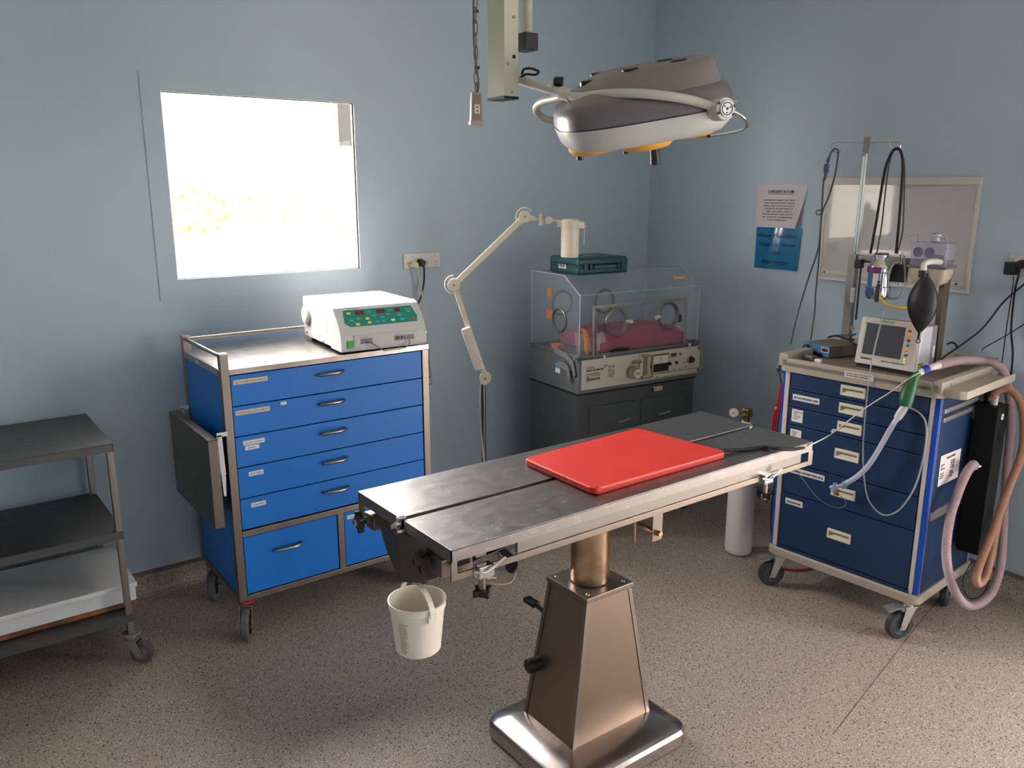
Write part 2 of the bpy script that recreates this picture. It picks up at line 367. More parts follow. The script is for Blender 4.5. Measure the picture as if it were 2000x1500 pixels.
# ---------------- outside the window ----------------
LAWN = mat('dry_lawn', (196, 190, 160), .9, noise=((176, 178, 128), 2, .4, .7))
LEAF = mat('leaf_green', (138, 146, 56), .7, noise=((160, 166, 74), 4, .35, .7))
LEAF2 = mat('leaf_yellow', (186, 182, 84), .7)
b = MB(); b.box(-16, 12, .3, 26, -.35, -.3); g = b.build('lawn', LAWN, smooth=0); tag(g, 'sunlit pale lawn outside the window', 'lawn', kind='stuff')
def shrub(x, y, z, rx, rz, m, lab, seed):
    rnd = random.Random(seed); b = MB()
    for i in range(900):
        a = rnd.random()*2*PI; u = rnd.uniform(-1, 1); rr = rnd.uniform(.55, 1)**.5
        c = Vector((x+rx*rr*math.cos(a)*math.sqrt(1-u*u), y+rx*.7*rr*math.sin(a)*math.sqrt(1-u*u), z+rz*rr*u))
        d = Vector((rnd.uniform(-1, 1), rnd.uniform(-1, 1), rnd.uniform(-1, 1))).normalized(); e = d.orthogonal().normalized(); L = rnd.uniform(.03, .07)
        b.poly([c, c+d*L*.5+e*L*.28, c+d*L, c+d*L*.5-e*L*.28])
    f = thing('shrub', lab, 'shrub', (x, y, -.3), 0, 'shrubs outside the window')
    o = b.build('foliage', m, f, 0); o.data.transform(Matrix.Translation((-x, -y, .3)))
    b = MB()
    for k in range(4): b.tube([(0, 0, 0), (rnd.uniform(-.1, .1), rnd.uniform(-.1, .1), (z+.3)*.5), (rnd.uniform(-.3, .3)*rx, 0, z+.3)], .018, 6)
    b.build('stem', mat('bark', (170, 160, 150), .8), f)
for i_, (x, y, z, rx, rz, m_, lab) in enumerate(((-1.62, 3.6, 1.47, .4, .2, LEAF, 'round yellow-green shrub outside, nearest the left side of the window'), (-.62, 4.4, 1.55, .4, .26, LEAF2, 'pale yellow shrub standing behind the round one outside the window'), (-.27, 3.5, 1.58, .3, .36, LEAF2, 'taller green shrub outside towards the right side of the window'))): shrub(x, y, z, rx, rz, m_, lab, i_)
ps_ = thing('veranda_beam', 'dark timber veranda beam with a drop bracket outside the top right of the window', 'beam', (-1.63, .6, 1.85)); TIM = mat('dark_timber', (40, 30, 22), .85)
b = MB(); b.box(-.04, .035, -.03, .03, .03, .36, .003); b.build('drop_bracket', TIM, ps_, 0); b = MB(); b.box(-2.6, 1.2, -.05, .05, .36, .5); b.build('timber', TIM, ps_, 0)
# weatherboard building outside, seen reflected in the whiteboard
bl = thing('weatherboard_shed', 'white weatherboard building outside, mirrored in the glossy whiteboard', 'building', (-6.5, 3.6, -.3))
WB = mat('white_weatherboard', (150, 144, 138), .6)
b = MB()
for k in range(13):
    z = k*.24; b.prism([(-3.2, -.03, z), (-3.2, 0, z+.245), (-3.2, .05, z+.245), (-3.2, .05, z)], (6.4, 0, 0))
b.build('weatherboards', WB, bl, 0)
PB = mat('pipe_brown', (110, 84, 70), .6)
for x in (0, 1.94): b = MB(); b.box(x-.04, x+.04, -.08, -.031, 0, 3.1); b.build('downpipe', PB, bl)
# ---------------- casters ----------------
def caster(parent, x, y, ztop, rw, ang, wid=.03, m_fork=STEEL, m_tyre=GREYR, m_hub=BLACK, off=.035, name='caster', ring=None, brake=False):
    """swivel caster: plate under (x, y), wheel trailing at angle ang; parts in parent's space"""
    M = Matrix.Translation((x, y, 0)) @ Matrix.Rotation(ang, 4, 'Z')   # wheel rolls along local x, axle along y
    def build(mb, nm, m, par):
        mb.b.transform(M); return mb.build(nm, m, par)
    c = off
    b = MB(); b.cyl((0, 0, ztop-.008), (0, 0, ztop), .03, bev=.002); b.cyl((0, 0, ztop-.02), (0, 0, ztop-.008), .02)
    for s in (-1, 1):
        b.prism([(-.02, s*(wid/2+.006), ztop-.02), (.022, s*(wid/2+.006), ztop-.02), (c+.012, s*(wid/2+.006), rw-.012), (c-.012, s*(wid/2+.006), rw-.012)], (0, .003*s, 0), .001)
    b.box(-.024, .026, -wid/2-.009, wid/2+.009, ztop-.026, ztop-.02, .002)
    f = build(b, name, m_fork, parent)
    b = MB(); pr = [(rw*.62, -wid/2), (rw*.9, -wid/2), (rw, -wid*.28), (rw, wid*.28), (rw*.9, wid/2), (rw*.62, wid/2)]
    b.lathe(pr, 32, Matrix.Translation((c, 0, rw)) @ Matrix.Rotation(PI/2, 4, 'X')); build(b, 'tyre', m_tyre, f)
    b = MB(); pr = [(0, -wid*.38), (rw*.2, -wid*.42), (rw*.3, -wid*.3), (rw*.55, -wid*.3), (rw*.63, -wid*.48), (rw*.63, wid*.48), (rw*.55, wid*.3), (rw*.3, wid*.3), (rw*.2, wid*.42), (0, wid*.38)]
    b.lathe(pr, 28, Matrix.Translation((c, 0, rw)) @ Matrix.Rotation(PI/2, 4, 'X')); build(b, 'hub', m_hub, f)
    b = MB(); b.cyl((c, -wid/2-.014, rw), (c, wid/2+.014, rw), .007, n=6); build(b, 'axle_bolt', CHROME, f)
    if ring: b = MB(); b.torus((0, 0, ztop-.013), .027, .005); build(b, 'swivel_ring', ring, f)
    if brake:
        b = MB(); b.prism([(.015, -.016, ztop-.024), (.05, -.02, ztop-.018), (.092, -.024, ztop-.028), (.094, .024, ztop-.028), (.05, .02, ztop-.018), (.015, .016, ztop-.024)], (0, 0, -.006), .002)
        build(b, 'brake_pedal', GREYP, f)
    return f

# ---------------- blue instrument cabinet ----------------
CX0, CX1, CY0, CY1 = -2.72, -1.875, -.614, -.13
cab = thing('instrument_cabinet', 'large bright blue drawer cabinet in a stainless frame on casters under the window', 'cabinet', (CX0, CY0, 0))
CW, CD = CX1-CX0, CY1-CY0; P_ = .03; ZB = .155; ZT = 1.05
b = MB()
for (x, y, zt) in ((0, 0, 1.108), (CW-P_, 0, ZT-.022), (0, CD-P_, 1.108), (CW-P_, CD-P_, 1.108)): b.box(x, x+P_, y, y+P_, ZB, zt, .0025)
for z0, z1 in ((ZB, ZB+.022), (.411, .435)):
    b.box(P_, CW-P_, 0, .022, z0, z1, .0015)
b.box(P_, CW-P_, CD-.022, CD, ZB, ZB+.022); 
for x in (0, CW-P_): b.box(x+.004, x+.022, P_, CD-P_, ZB, ZB+.02)
b.box(.41, .436, 0, .022, ZB+.022, .411, .0015)
b.build('frame', STEEL, cab)
b = MB(); b.box(P_, CW+.001, 0, .006, ZT-.021, ZT, .001); b.box(-.002, CW+.001, .006, CD, ZT-.003, ZT, .001); b.box(-.002, .001, P_, CD-P_, ZT-.026, ZT-.002)
b.box(CW-.001, CW+.002, 0, CD, ZT-.021, ZT, .001)
b.build('counter_top', steel('counter_stainless', (188, 182, 176), .2), cab)
b = MB(); b.box(.012, .018, CD-.027, CD-.015, 1.086, 1.098) ; b.b.clear() if False else None
b.cyl((.015, P_, 1.092), (.015, CD-P_, 1.092), .007); b.cyl((P_, CD-.015, 1.092), (CW-P_, CD-.015, 1.092), .007)
b.build('guard_rail', STEEL, cab)
b = MB(); b.box(.006, .012, P_, CD-P_, ZB+.02, ZT-.026); b.build('side_panel', BLUE, cab)
b = MB(); b.box(CW-.012, CW-.006, P_, CD-P_, ZB+.02, ZT-.026); b.build('side_panel', BLUE, cab)
b = MB(); b.box(P_, CW-P_, CD-.012, CD-.006, ZB+.02, ZT-.026); b.build('back_panel', BLUE, cab)
b = MB(); b.box(P_, CW-P_, .03, .036, ZB+.02, ZT-.026); b.box(P_, CW-P_, .03, CD-.02, ZB+.02, ZB+.026); b.build('carcass', GAP, cab)
def bow_handle(x, z, hw=.052, par=None, nm='handle'):
    b = MB(); b.tube([(x-hw, 0, z-.003), (x-hw*.9, -.012, z-.003), (x-hw*.4, -.022, z), (x+hw*.4, -.022, z), (x+hw*.9, -.012, z+.002), (x+hw, 0, z+.002)], lambda u: .0045+.002*math.sin(PI*u), 10)
    return b.build(nm, STEEL, par)
labs = ['ALL OTHER INSTRUMENTS', 'ORTHOPAEDIC INSTRUMENTS', 'HAND TOWELS', 'DRAPES', 'DRAPES']
zz = [1.026, .911, .797, .679, .559, .437]
for i in range(5):
    d = MB(); d.box(P_+.003, CW-P_-.003, .004, .022, zz[i+1]+.0025, zz[i]-.0015, .0015); d = d.build('drawer', BLUE, cab)
    b_ = bow_handle(CW*.485, (zz[i]+zz[i+1])/2+.02, par=d)
    w_ = (.125, .125, .08, .055, .055)[i]; x0 = (.042, .042, .06, .072, .072)[i]; zt = zz[i]-(.018, .016, .018, .02, .022)[i]
    b = MB(); b.box(x0, x0+w_, .0032, .0041, zt-.017, zt, .0); lb = b.build('drawer_label', mat('yellowed_label', (218, 204, 176), .7) if i < 2 else LABEL, d, 0)
    text(labs[i], .009, (x0+.006, .0028, zt-.012), (1, 0, 0), (0, 0, 1), INK, lb, width=w_-.012, ext=.0001)
    if i == 2:
        b = MB(); b.box(x0+.006, x0+.058, .0032, .0041, zt-.036, zt-.02); l2 = b.build('drawer_label', LABEL, d, 0); text('DRAPES', .008, (x0+.016, .0028, zt-.031), (1, 0, 0), (0, 0, 1), INK, l2, ext=.0001)
    if i == 1:
        b = MB(); b.box(.21, .232, .0032, .0041, zt-.004, zt+.008); b.build('torn_sticker', WHITE, d, 0)
d = MB(); d.box(P_+.003, .407, .004, .022, ZB+.025, .408, .0015); d = d.build('drawer', BLUE, cab); bow_handle(.2, .335, .055, par=d)
d = MB(); d.box(.439, CW-P_-.003, .004, .022, ZB+.025, .408, .0015); d = d.build('cupboard_door', BLUE, cab)
b = MB(); b.box(.452, .53, .0032, .0041, .378, .394); lb = b.build('door_label', LABEL, d, 0); text('FLUSH FLUIDS', .008, (.457, .0028, .382), (1, 0, 0), (0, 0, 1), INK, lb, width=.066, ext=.0001)
# fold-down side shelf, folded flat against the left side
b = MB(); b.box(-.07, -.066, -.02, .48, .475, .81, .002); b.box(-.07, -.036, -.02, -.016, .475, .81, .001); b.box(-.07, -.036, .476, .48, .475, .81, .001); b.box(-.07, -.036, -.02, .48, .806, .81, .001); b.box(-.07, -.036, -.02, .48, .475, .479, .001)
sh = b.build('fold_down_shelf', steel('shelf_steel', (120, 112, 104), .42), cab)
for y in (-.005, .455):
    b = MB()
    b.prism([(-.034, y, .82), (-.016, y, .82), (-.012, y, .67), (-.03, y, .65)], (0, .004, 0), .001); b.prism([(-.03, y-.003, .68), (-.014, y-.003, .665), (-.018, y-.003, .59), (-.027, y-.003, .59)], (0, .003, 0), .001)
    b.cyl((-.025, y-.004, .806), (-.025, y+.008, .806), .006, n=12)
    b.box(-.034, .004, y, y+.003, .812, .828, .001); b.build('folding_bracket', WHITE2, sh)
b = MB(); b.box(-.003, -.0021, .25, .29, ZT-.022, ZT-.006); b.build('maker_sticker', mat('pale_grey_sticker', (186, 186, 196), .6), cab, 0)
for (x, y, a) in ((.035, .035, R(200)), (.035, CD-.05, R(205)), (CW-.035, .03, R(215)), (CW-.04, CD-.04, R(200))):
    caster(cab, x, y, ZB, .063, R(243), ring=REDP, off=.04)

# ---------------- electrosurgical unit on the cabinet ----------------
o0 = at(668, 690, 'z', 1.056); o1 = at(832, 672, 'z', 1.056); ang = math.atan2(o1.y-o0.y, o1.x-o0.x)
esu = thing('electrosurgical_unit', 'white electrosurgical generator with a teal control panel on top of the blue cabinet', 'medical device', (o0.x, o0.y, ZT), ang)
EW = (Vector((o1.x, o1.y))-Vector((o0.x, o0.y))).length; ED = .44; EH = .178
ESUW = mat('warm_white_case', (226, 220, 210), .42)
ESUG = mat('light_grey_front', (196, 194, 192), .45)
side = [(.0, 0), (0, .012), (-.002, .03), (.012, .085), (.045, .135), (.075, EH-.018), (.1, EH-.004), (.13, EH), (ED, EH), (ED, .012), (ED, 0)]
b = MB(); b.prism([(.004, .006+y*.98, .006+z) for y, z in [(.02, .01), (.02, .06), (.06, .125), (.12, EH-.012), (ED-.01, EH-.012), (ED-.01, .01)]], (EW-.008, 0, 0)); 
b.box(.0, EW, .1, ED, .012, EH, .006)
case = b.build('case', ESUW, esu)
b = MB(); fr = [(0, .008), (-.004, .02), (.0, .07), (.012, .1), (.072, .168), (.09, EH-.002), (.115, EH+.001), (.115, .008)]
b.prism([(-.002, y, z) for y, z in fr], (EW+.004, 0, 0), .002); front = b.build('front_bezel', ESUG, esu)
def onf(u, v, o=.0):   # point on the sloping control face: u across 0..1, v up along the slope 0..1
    y0, z0, y1, z1 = .012, .1, .072, .168
    nx = Vector((0, -(z1-z0), (y1-y0))).normalized()
    return Vector((.012+(EW-.024)*u, y0+(y1-y0)*v, z0+(z1-z0)*v))+nx*(.0008+o)
sl = (onf(0, 1)-onf(0, 0)).normalized()
TEAL = mat('teal_membrane', (20, 128, 112), .35); b = MB()
b.prism([onf(.1, .02), onf(.94, .02), onf(.97, .3), onf(.93, .85), onf(.07, .85), onf(.04, .2)], (onf(0, 0, .0015)-onf(0, 0)), 0); cp = b.build('control_panel', TEAL, front, 0)
b = MB(); b.prism([onf(.06, .86), onf(.94, .86), onf(.93, 1.0), onf(.06, 1.0)], (onf(0, 0, .0014)-onf(0, 0))); b.build('title_strip', mat('pale_lilac_strip', (206, 206, 216), .5), front, 0)
DISP = mat('red_led_window', (120, 20, 22), .25); 
for u0, u1 in ((.2, .31), (.47, .58), (.7, .77)):
    b = MB(); b.prism([onf(u0, .58, .0016), onf(u1, .58, .0016), onf(u1, .78, .0016), onf(u0, .78, .0016)], sl.cross(Vector((1, 0, 0)))*-.0006); b.build('display', DISP, cp, 0)
def keys(lst, m, nm):
    for u, v in lst:
        b = MB(); b.prism([onf(u, v, .0016), onf(u+.045, v, .0016), onf(u+.045, v+.11, .0016), onf(u, v+.11, .0016)], sl.cross(Vector((1, 0, 0)))*-.0006); b.build(nm, m, cp, 0)
keys([(.1, .64), (.17, .06), (.32, .1), (.31, .3)], mat('yellow_key', (236, 206, 70), .5), 'yellow_key')
keys([(.42, .1), (.5, .12), (.5, .32), (.74, .12), (.72, .36)], mat('blue_key', (60, 160, 206), .5), 'blue_key')
keys([(.62, .12)], WHITE, 'white_key')
keys([(.88, .1)], REDP, 'red_key')
for u, v, s in ((.36, .66, 'CUT'), (.62, .66, 'COAG'), (.11, .3, 'PURE'), (.2, .36, 'BLEND'), (.4, .46, 'SOFT'), (.58, .48, 'SPRAY'), (.84, .66, 'BIPOLAR'), (.84, .52, 'ALARM')):
    text(s, .0065, onf(u, v, .002), (1, 0, 0), sl, WHITE2, cp, ext=.0001)
text('RF 400', .006, onf(.74, .93, .002), (1, 0, 0), sl, INKG, front, ext=.0001); text('ELECTROSURGERY', .006, onf(.12, .9, .002), (1, 0, 0), sl, mat('navy_ink', (60, 66, 130), .7), front, ext=.0001)
b = MB(); b.box(.05, EW-.04, -.0055, -.001, .022, .07, .004); sp = b.build('socket_panel', mat('pinkish_grey_panel', (198, 188, 184), .5), front)
b = MB(); b.prism([(.022, -.004, .022), (.046, -.004, .022), (.046, -.0, .05), (.022, -.0, .05)], (0, -.006, .001), .001); b.build('power_switch', mat('green_rocker_switch', (0, 120, 40), .3, emit=((0, 130, 40), .25)), front)
for x0, x1 in ((.075, .125), (EW-.14, EW-.09), (EW-.085, EW-.055)): b = MB(); b.box(x0, x1, -.0075, -.004, .035, .055, .004); b.build('connector', GREYP, sp)
b = MB(); b.box(EW-.134, EW-.12, -.009, -.0065, .041, .05, .0); b.box(EW-.112, EW-.106, -.009, -.0065, .041, .05, .0); b.build('socket_pin', BLACK, sp)
text('MONOPOLAR', .005, (.075, -.006, .059), (1, 0, 0), (0, 0, 1), INKG, sp, ext=.0001); text('NEUTRAL', .005, (EW-.135, -.006, .059), (1, 0, 0), (0, 0, 1), INKG, sp, ext=.0001)
b = MB(); b.cyl((-.014, .385, .105), (.01, .385, .105), .038, n=40, bev=.004); b.cyl((-.016, .385, .105), (-.012, .385, .105), .031, n=40); kn = b.build('handle_boss', ESUW, esu)
b = MB(); b.cyl((EW-.01, .385, .105), (EW+.014, .385, .105), .038, n=40, bev=.004); b.build('handle_boss', ESUW, esu)
b = MB()
for k in range(7): b.box(-.001, .0012, .155, .17, .055+k*.0105, .061+k*.0105)
b.build('side_vents', ESUG, case)
b = MB(); b.cyl((-.003, .2, .02), (.001, .2, .02), .003); b.build('screw', STEEL_DK, case); b = MB(); b.cyl((-.003, .4, .03), (.001, .4, .03), .003); b.build('screw', STEEL_DK, case)
b = MB(); b.tube([(EW+.001, .03, .05), (EW+.016, .03, .05), (EW+.016, .06, .05), (EW+.001, .06, .05)], .003, 8, 1); b.build('accessory_hook', CHROME, esu)
for x in (.03, EW-.03):
    for y in (.04, ED-.04): b = MB(); b.cyl((x, y, .001), (x, y, .013), .012); b.build('rubber_foot', BLACKM, esu)
M_ = esu.matrix_basis.copy()
Mw = Matrix.Translation(esu.location) @ Matrix.Rotation(ang, 4, 'Z')
b = MB(); pts = [Mw @ Vector(p) for p in ((.1, -.012, .044), (.125, -.03, .03), (.16, -.028, .0045+.001), (.2, -.026, .0045), (.25, -.024, .006), (.275, -.022, .02), (.272, -.014, .045))]
b.tube(pts, .0022, 8); c_ = b.build('lead_cable', mat('grey_cable', (120, 116, 114), .5)); tag(c_, 'thin grey lead looped between the sockets of the electrosurgical generator', 'cable')
b = MB(); rnd = random.Random(3)
px = CX1+.004
for k in range(4):
    y0 = CY0+.06; b.tube([(px-.03, y0+.02*k, ZT+.006), (px+.004, y0+.015*k-.02, ZT+.006+.003*k), (px+.016+.004*k, y0-.03+.01*k, ZT-.03-.015*k), (px+.012+.006*k, y0-.02, ZT-.09-.03*k), (px+.014, y0+.03, ZT-.05-.03*k), (px+.012, y0+.05, ZT-.004), (px-.02, y0+.07, ZT+.006)], .0022, 8)
c_ = b.build('coiled_lead', mat('grey_cable_2', (128, 120, 114), .5)); tag(c_, 'bundle of thin grey leads drooping over the right end of the blue cabinet', 'cable')

# ---------------- operating table ----------------
TX0, TX1, TY0, TY1, TZ = -2.68, -1.32, -2.048, -1.587, .89
YC = -1.823; tbl = thing('operating_table', 'stainless steel veterinary operating table on a tapered pedestal in the middle of the room', 'table', (-2.052, -1.817, 0))
L = wl(tbl)
def loc(x, y, z): return L((x, y, z))
ox, oy = 2.052, 1.817
def tb(b, x0, x1, y0, y1, z0, z1, bev=0): b.box(x0+ox, x1+ox, y0+oy, y1+oy, z0, z1, bev)
for (y0, y1) in ((YC+.009, TY1), (TY0, YC-.009)):
    b = MB(); tb(b, TX0, TX1, y0, y1, TZ-.004, TZ, .0012); tb(b, TX0, TX1, y0, y0+.003, TZ-.03, TZ-.001); tb(b, TX0, TX1, y1-.003, y1, TZ-.03, TZ-.001)
    tb(b, TX0, TX0+.003, y0, y1, TZ-.03, TZ-.001); tb(b, TX1-.003, TX1, y0, y1, TZ-.03, TZ-.001)
    b.build('table_panel', STEEL_TOP, tbl)
b = MB(); tb(b, TX0+.02, TX1-.02, YC-.03, YC+.03, TZ-.06, TZ-.055); tb(b, TX0+.02, TX1-.02, YC-.03, YC-.027, TZ-.055, TZ-.03); tb(b, TX0+.02, TX1-.02, YC+.027, YC+.03, TZ-.055, TZ-.03)
b.build('drain_channel', STEEL_DK, tbl)
b = MB()
for y in (TY0+.012, TY1-.017):
    tb(b, TX0+.19, TX1-.05, y-.006, y+.005, TZ-.0615, TZ-.03, .001)
for x in (TX0+.08, TX0+.45, -1.75, TX1-.1): tb(b, x, x+.03, TY0+.02, TY1-.02, TZ-.05, TZ-.03, .002)
tb(b, -2.2, -1.9, -1.93, -1.7, TZ-.075, TZ-.03, .004)
b.build('under_frame', STEEL_DK, tbl)
for s, y in ((-1, TY0+.004), (1, TY1-.004)):
    b = MB(); ya, yb = sorted((y, y+s*.004)); yr, ys = sorted((y-.003, y+.003))
    tb(b, TX0, TX0+.016, ya, yb, TZ-.075, TZ-.03, .001); tb(b, TX1-.02, TX1+.004, ya, yb, TZ-.075, TZ-.03, .001)
    tb(b, TX0, TX1+.004, yr, ys, TZ-.078, TZ-.062, .001)
    b.build('accessory_rail', STEEL, tbl)
# hopper plates at the left end, folded along a vertical crease
b = MB(); xh = TX0+.012
b.prism([loc(xh, TY1-.07, TZ-.03), loc(xh-.02, YC, TZ-.03), loc(xh-.02, YC, TZ-.165), loc(xh, -1.765, TZ-.155), loc(xh, -1.72, TZ-.13)], (.003, 0, 0), .0)
b.prism([loc(xh-.02, YC, TZ-.03), loc(xh, TY0+.05, TZ-.03), loc(xh, TY0+.055, TZ-.085), loc(xh-.008, -1.9, TZ-.14), loc(xh-.02, YC, TZ-.165)], (.003, 0, 0), .0)
b.prism([loc(xh, TY1-.07, TZ-.03), loc(xh, -1.72, TZ-.13), loc(xh+.25, -1.74, TZ-.075), loc(xh+.25, TY1-.08, TZ-.03)], (0, .002, 0))
b.prism([loc(xh, -1.72, TZ-.13), loc(xh-.02, YC, TZ-.165), loc(xh+.24, YC, TZ-.075), loc(xh+.25, -1.74, TZ-.07)], (0, 0, .002))
b.prism([loc(xh, TY0+.055, TZ-.085), loc(xh-.02, YC, TZ-.165), loc(xh+.24, YC, TZ-.075), loc(xh+.25, TY0+.06, TZ-.06)], (0, 0, .002))
b.build('drain_hopper', steel('hopper_steel', (118, 112, 106), .35), tbl)
b = MB(); b.cyl(loc(xh-.018, YC, TZ-.012), loc(xh-.03, YC, TZ-.012), .008, n=12); b.cyl(loc(xh-.014, YC-.016, TZ-.028), loc(xh-.034, YC-.016, TZ-.028), .008, n=6); b.cyl(loc(xh-.014, YC+.016, TZ-.022), loc(xh-.03, YC+.016, TZ-.022), .007, n=6)
tb(b, TX0-.012, TX0+.01, YC-.006, YC+.006, TZ-.03, TZ+.006, .002); b.build('end_bolt', CHROME, tbl)
def star_knob(c, axis, r=.026, par=None, lobes=4, rot=0):
    q = Vector(axis).to_track_quat('Z', 'Y').to_matrix().to_4x4(); M = Matrix.Translation(c) @ q @ Matrix.Rotation(rot, 4, 'Z'); b = MB(); n = 48
    prof = [(r*(.62+.38*max(0, math.cos(lobes*2*PI*i/n))**.8), 2*PI*i/n) for i in range(n)]
    b.prism([M @ Vector((rr*math.cos(a), rr*math.sin(a), 0)) for rr, a in prof], (M.to_3x3() @ Vector((0, 0, .016))), .002)
    o = b.build('clamp_knob', BLACK, par); b = MB(); b.cyl(M @ Vector((0, 0, .016)), M @ Vector((0, 0, .02)), .009, n=20); b.build('knob_cap', CHROME, o)
    b = MB(); b.cyl(M @ Vector((0, 0, -.03)), M @ Vector((0, 0, 0)), .009, n=16); b.build('knob_shaft', STEEL, o); return o
star_knob(loc(TX0-.012, -1.63, .822), (-1, 0, 0), .03, tbl, rot=.3); star_knob(loc(TX0-.005, -1.935, .825), (-1, 0, 0), .03, tbl, rot=.4)
b = MB(); tb(b, TX0+.004, TX0+.09, -2.0, -1.955, .80, .845, .003); b.build('clamp_block', STEEL, tbl)
b = MB(); tb(b, TX0+.004, TX0+.06, -1.665, -1.62, .80, .84, .003); b.build('clamp_block', STEEL, tbl)
def rail_clamp(x):
    b = MB(); y = TY0
    b.box(x-.012+ox, x+.03+ox, y-.012+oy, y+.012+oy, TZ-.088, TZ-.058, .002); b.tube([loc(x-.03, y-.014, TZ-.062), loc(x+.0, y-.016, TZ-.07), loc(x+.02, y-.018, TZ-.064), loc(x+.06, y-.014, TZ-.05)], .004, 8)
    o = b.build('rail_clamp', CHROME, tbl); k = star_knob(loc(x, y-.004, TZ-.115), (0, 0, -1), .026, o); k.data.transform(Matrix.Identity(4)); return o
rail_clamp(-2.60); rail_clamp(-1.56)
b = MB(); tb(b, -2.655, -2.61, TY0+.03, TY0+.06, TZ-.062, TZ-.034, .003); b.build('lock_block', BLACK, tbl)
# height mechanism bracket
b = MB(); y = -1.95
tb(b, -1.935, -1.895, y-.003, y, .676, TZ-.05, .001); b.build('bracket_plate', STEEL, tbl)
b = MB(); tb(b, -2.06, -2.02, -1.71, -1.707, .72, TZ-.05, .001); b.build('bracket_plate', STEEL, tbl)
b = MB(); b.cyl(loc(-1.915, y-.01, .70), loc(-1.915, -1.66, .70), .0085); b.cyl(loc(-1.915, y-.016, .70), loc(-1.915, y-.003, .70), .009, n=6); b.cyl(loc(-1.945, -1.89, .66), loc(-1.945, -1.89, .83), .005)
b.build('cross_bar', COLUMN, tbl)
b = MB(); b.box(-1.88+ox, -1.80+ox, -1.76+oy, -1.70+oy, .73, .82, .004) if False else None
b.cyl(loc(-2.052, -1.817, .40), loc(-2.052, -1.817, TZ-.055), .0575, n=48); b.build('column', COLUMN, tbl, 60)
b = MB(); b.torus((0, 0, .5415), .0585, .0025); b.build('column_seal', BLACKM, tbl)
b = MB(); b.box(-.092, .092, -.092, .092, .525, .541, .002); top = b.build('pedestal_cap', STEEL, tbl)
for x in (-.07, .07):
    for y in (-.07, .07): b = MB(); b.sphere((x, y, .5405), .006, (1, 1, .6), 12); b.build('cap_bolt', CHROME, top)
a1, a2, b1, b2 = .155, .115, .086, .086; zb_, zt_ = .092, .527
bot = [(-a1, -a2, zb_), (a1, -a2, zb_), (a1, a2, zb_), (-a1, a2, zb_)]; tp = [(-b1, -b2, zt_), (b1, -b2, zt_), (b1, b2, zt_), (-b1, b2, zt_)]
b = MB(); b.poly(tp); b.poly(bot[::-1])
for i in range(4): b.poly([bot[i], bot[(i+1) % 4], tp[(i+1) % 4], tp[i]])
b.build('pedestal', steel('pedestal_steel', (146, 128, 113), .36), tbl, 0)
b = MB()
for i in range(4):
    p, t_ = Vector(bot[i]), Vector(tp[i]); sx_, sy_ = (1 if p.x > 0 else -1), (1 if p.y > 0 else -1)
    for dx, dy in ((-sx_*.012, 0), (0, -sy_*.012)):
        q1 = [p+Vector((sx_*.002, sy_*.002, 0)), p+Vector((dx+sx_*.002*(dy != 0), dy+sy_*.002*(dx != 0), 0))]; q2 = [t_+Vector((sx_*.002, sy_*.002, 0)), t_+Vector((dx+sx_*.002*(dy != 0), dy+sy_*.002*(dx != 0), 0))]
        b.poly([q1[0], q1[1], q2[1], q2[0]])
b.build('corner_strip', STEEL, tbl, 0)
# foot: rounded hipped cover
FX0, FX1, FY0, FY1 = -2.298+ox, -1.806+ox, -2.03+oy, -1.604+oy
def rrect(x0, x1, y0, y1, r, z, n=6):
    out = []
    for cx, cy, a in ((x1-r, y1-r, 0), (x0+r, y1-r, PI/2), (x0+r, y0+r, PI), (x1-r, y0+r, 3*PI/2)):
        for k in range(n+1): out.append(Vector((cx+r*math.cos(a+PI/2*k/n), cy+r*math.sin(a+PI/2*k/n), z)))
    return out
def loft(b, rings, cap0=True, cap1=True):
    t = bmesh.new(); V = [[t.verts.new(p) for p in r] for r in rings]; n = len(V[0])
    for A, B in zip(V, V[1:]):
        for i in range(n): t.faces.new((A[i], A[(i+1) % n], B[(i+1) % n], B[i]))
    if cap0: t.faces.new(V[0][::-1])
    if cap1: t.faces.new(V[-1])
    bmesh.ops.recalc_face_normals(t, faces=t.faces); b.merge(t)
b = MB(); rg = []
for ins, z, r in ((.004, .004, .05), (.0, .012, .052), (0, .046, .052), (.006, .058, .05), (.02, .066, .04)): rg.append(rrect(FX0+ins, FX1-ins, FY0+ins, FY1-ins, r, z))
n0 = len(rg[0]); inner = []
for cx, cy in ((a1, a2), (-a1, a2), (-a1, -a2), (a1, -a2)): inner += [Vector((cx+ (0.0001*k), cy, .095)) for k in range(7)]
rg.append(inner); loft(b, rg)
b.build('foot_cover', steel('polished_foot_steel', (188, 176, 172), .2), tbl, 25)
b = MB()
b.tube([loc(-1.99, -1.66, .17), loc(-1.86, -1.42, .15), loc(-1.79, -1.22, .12)], .008, 10, 3); b.box(-1.81+ox, -1.775+ox, -1.24+oy, -1.17+oy, .11, .13, .006)
b = b.build('pump_pedal', BLACK, tbl)
b = MB(); b.cyl(loc(-2.17, -1.74, .27), loc(-2.222, -1.735, .27), .022, bev=.004); b.build('lowering_pedal', BLACK, tbl)

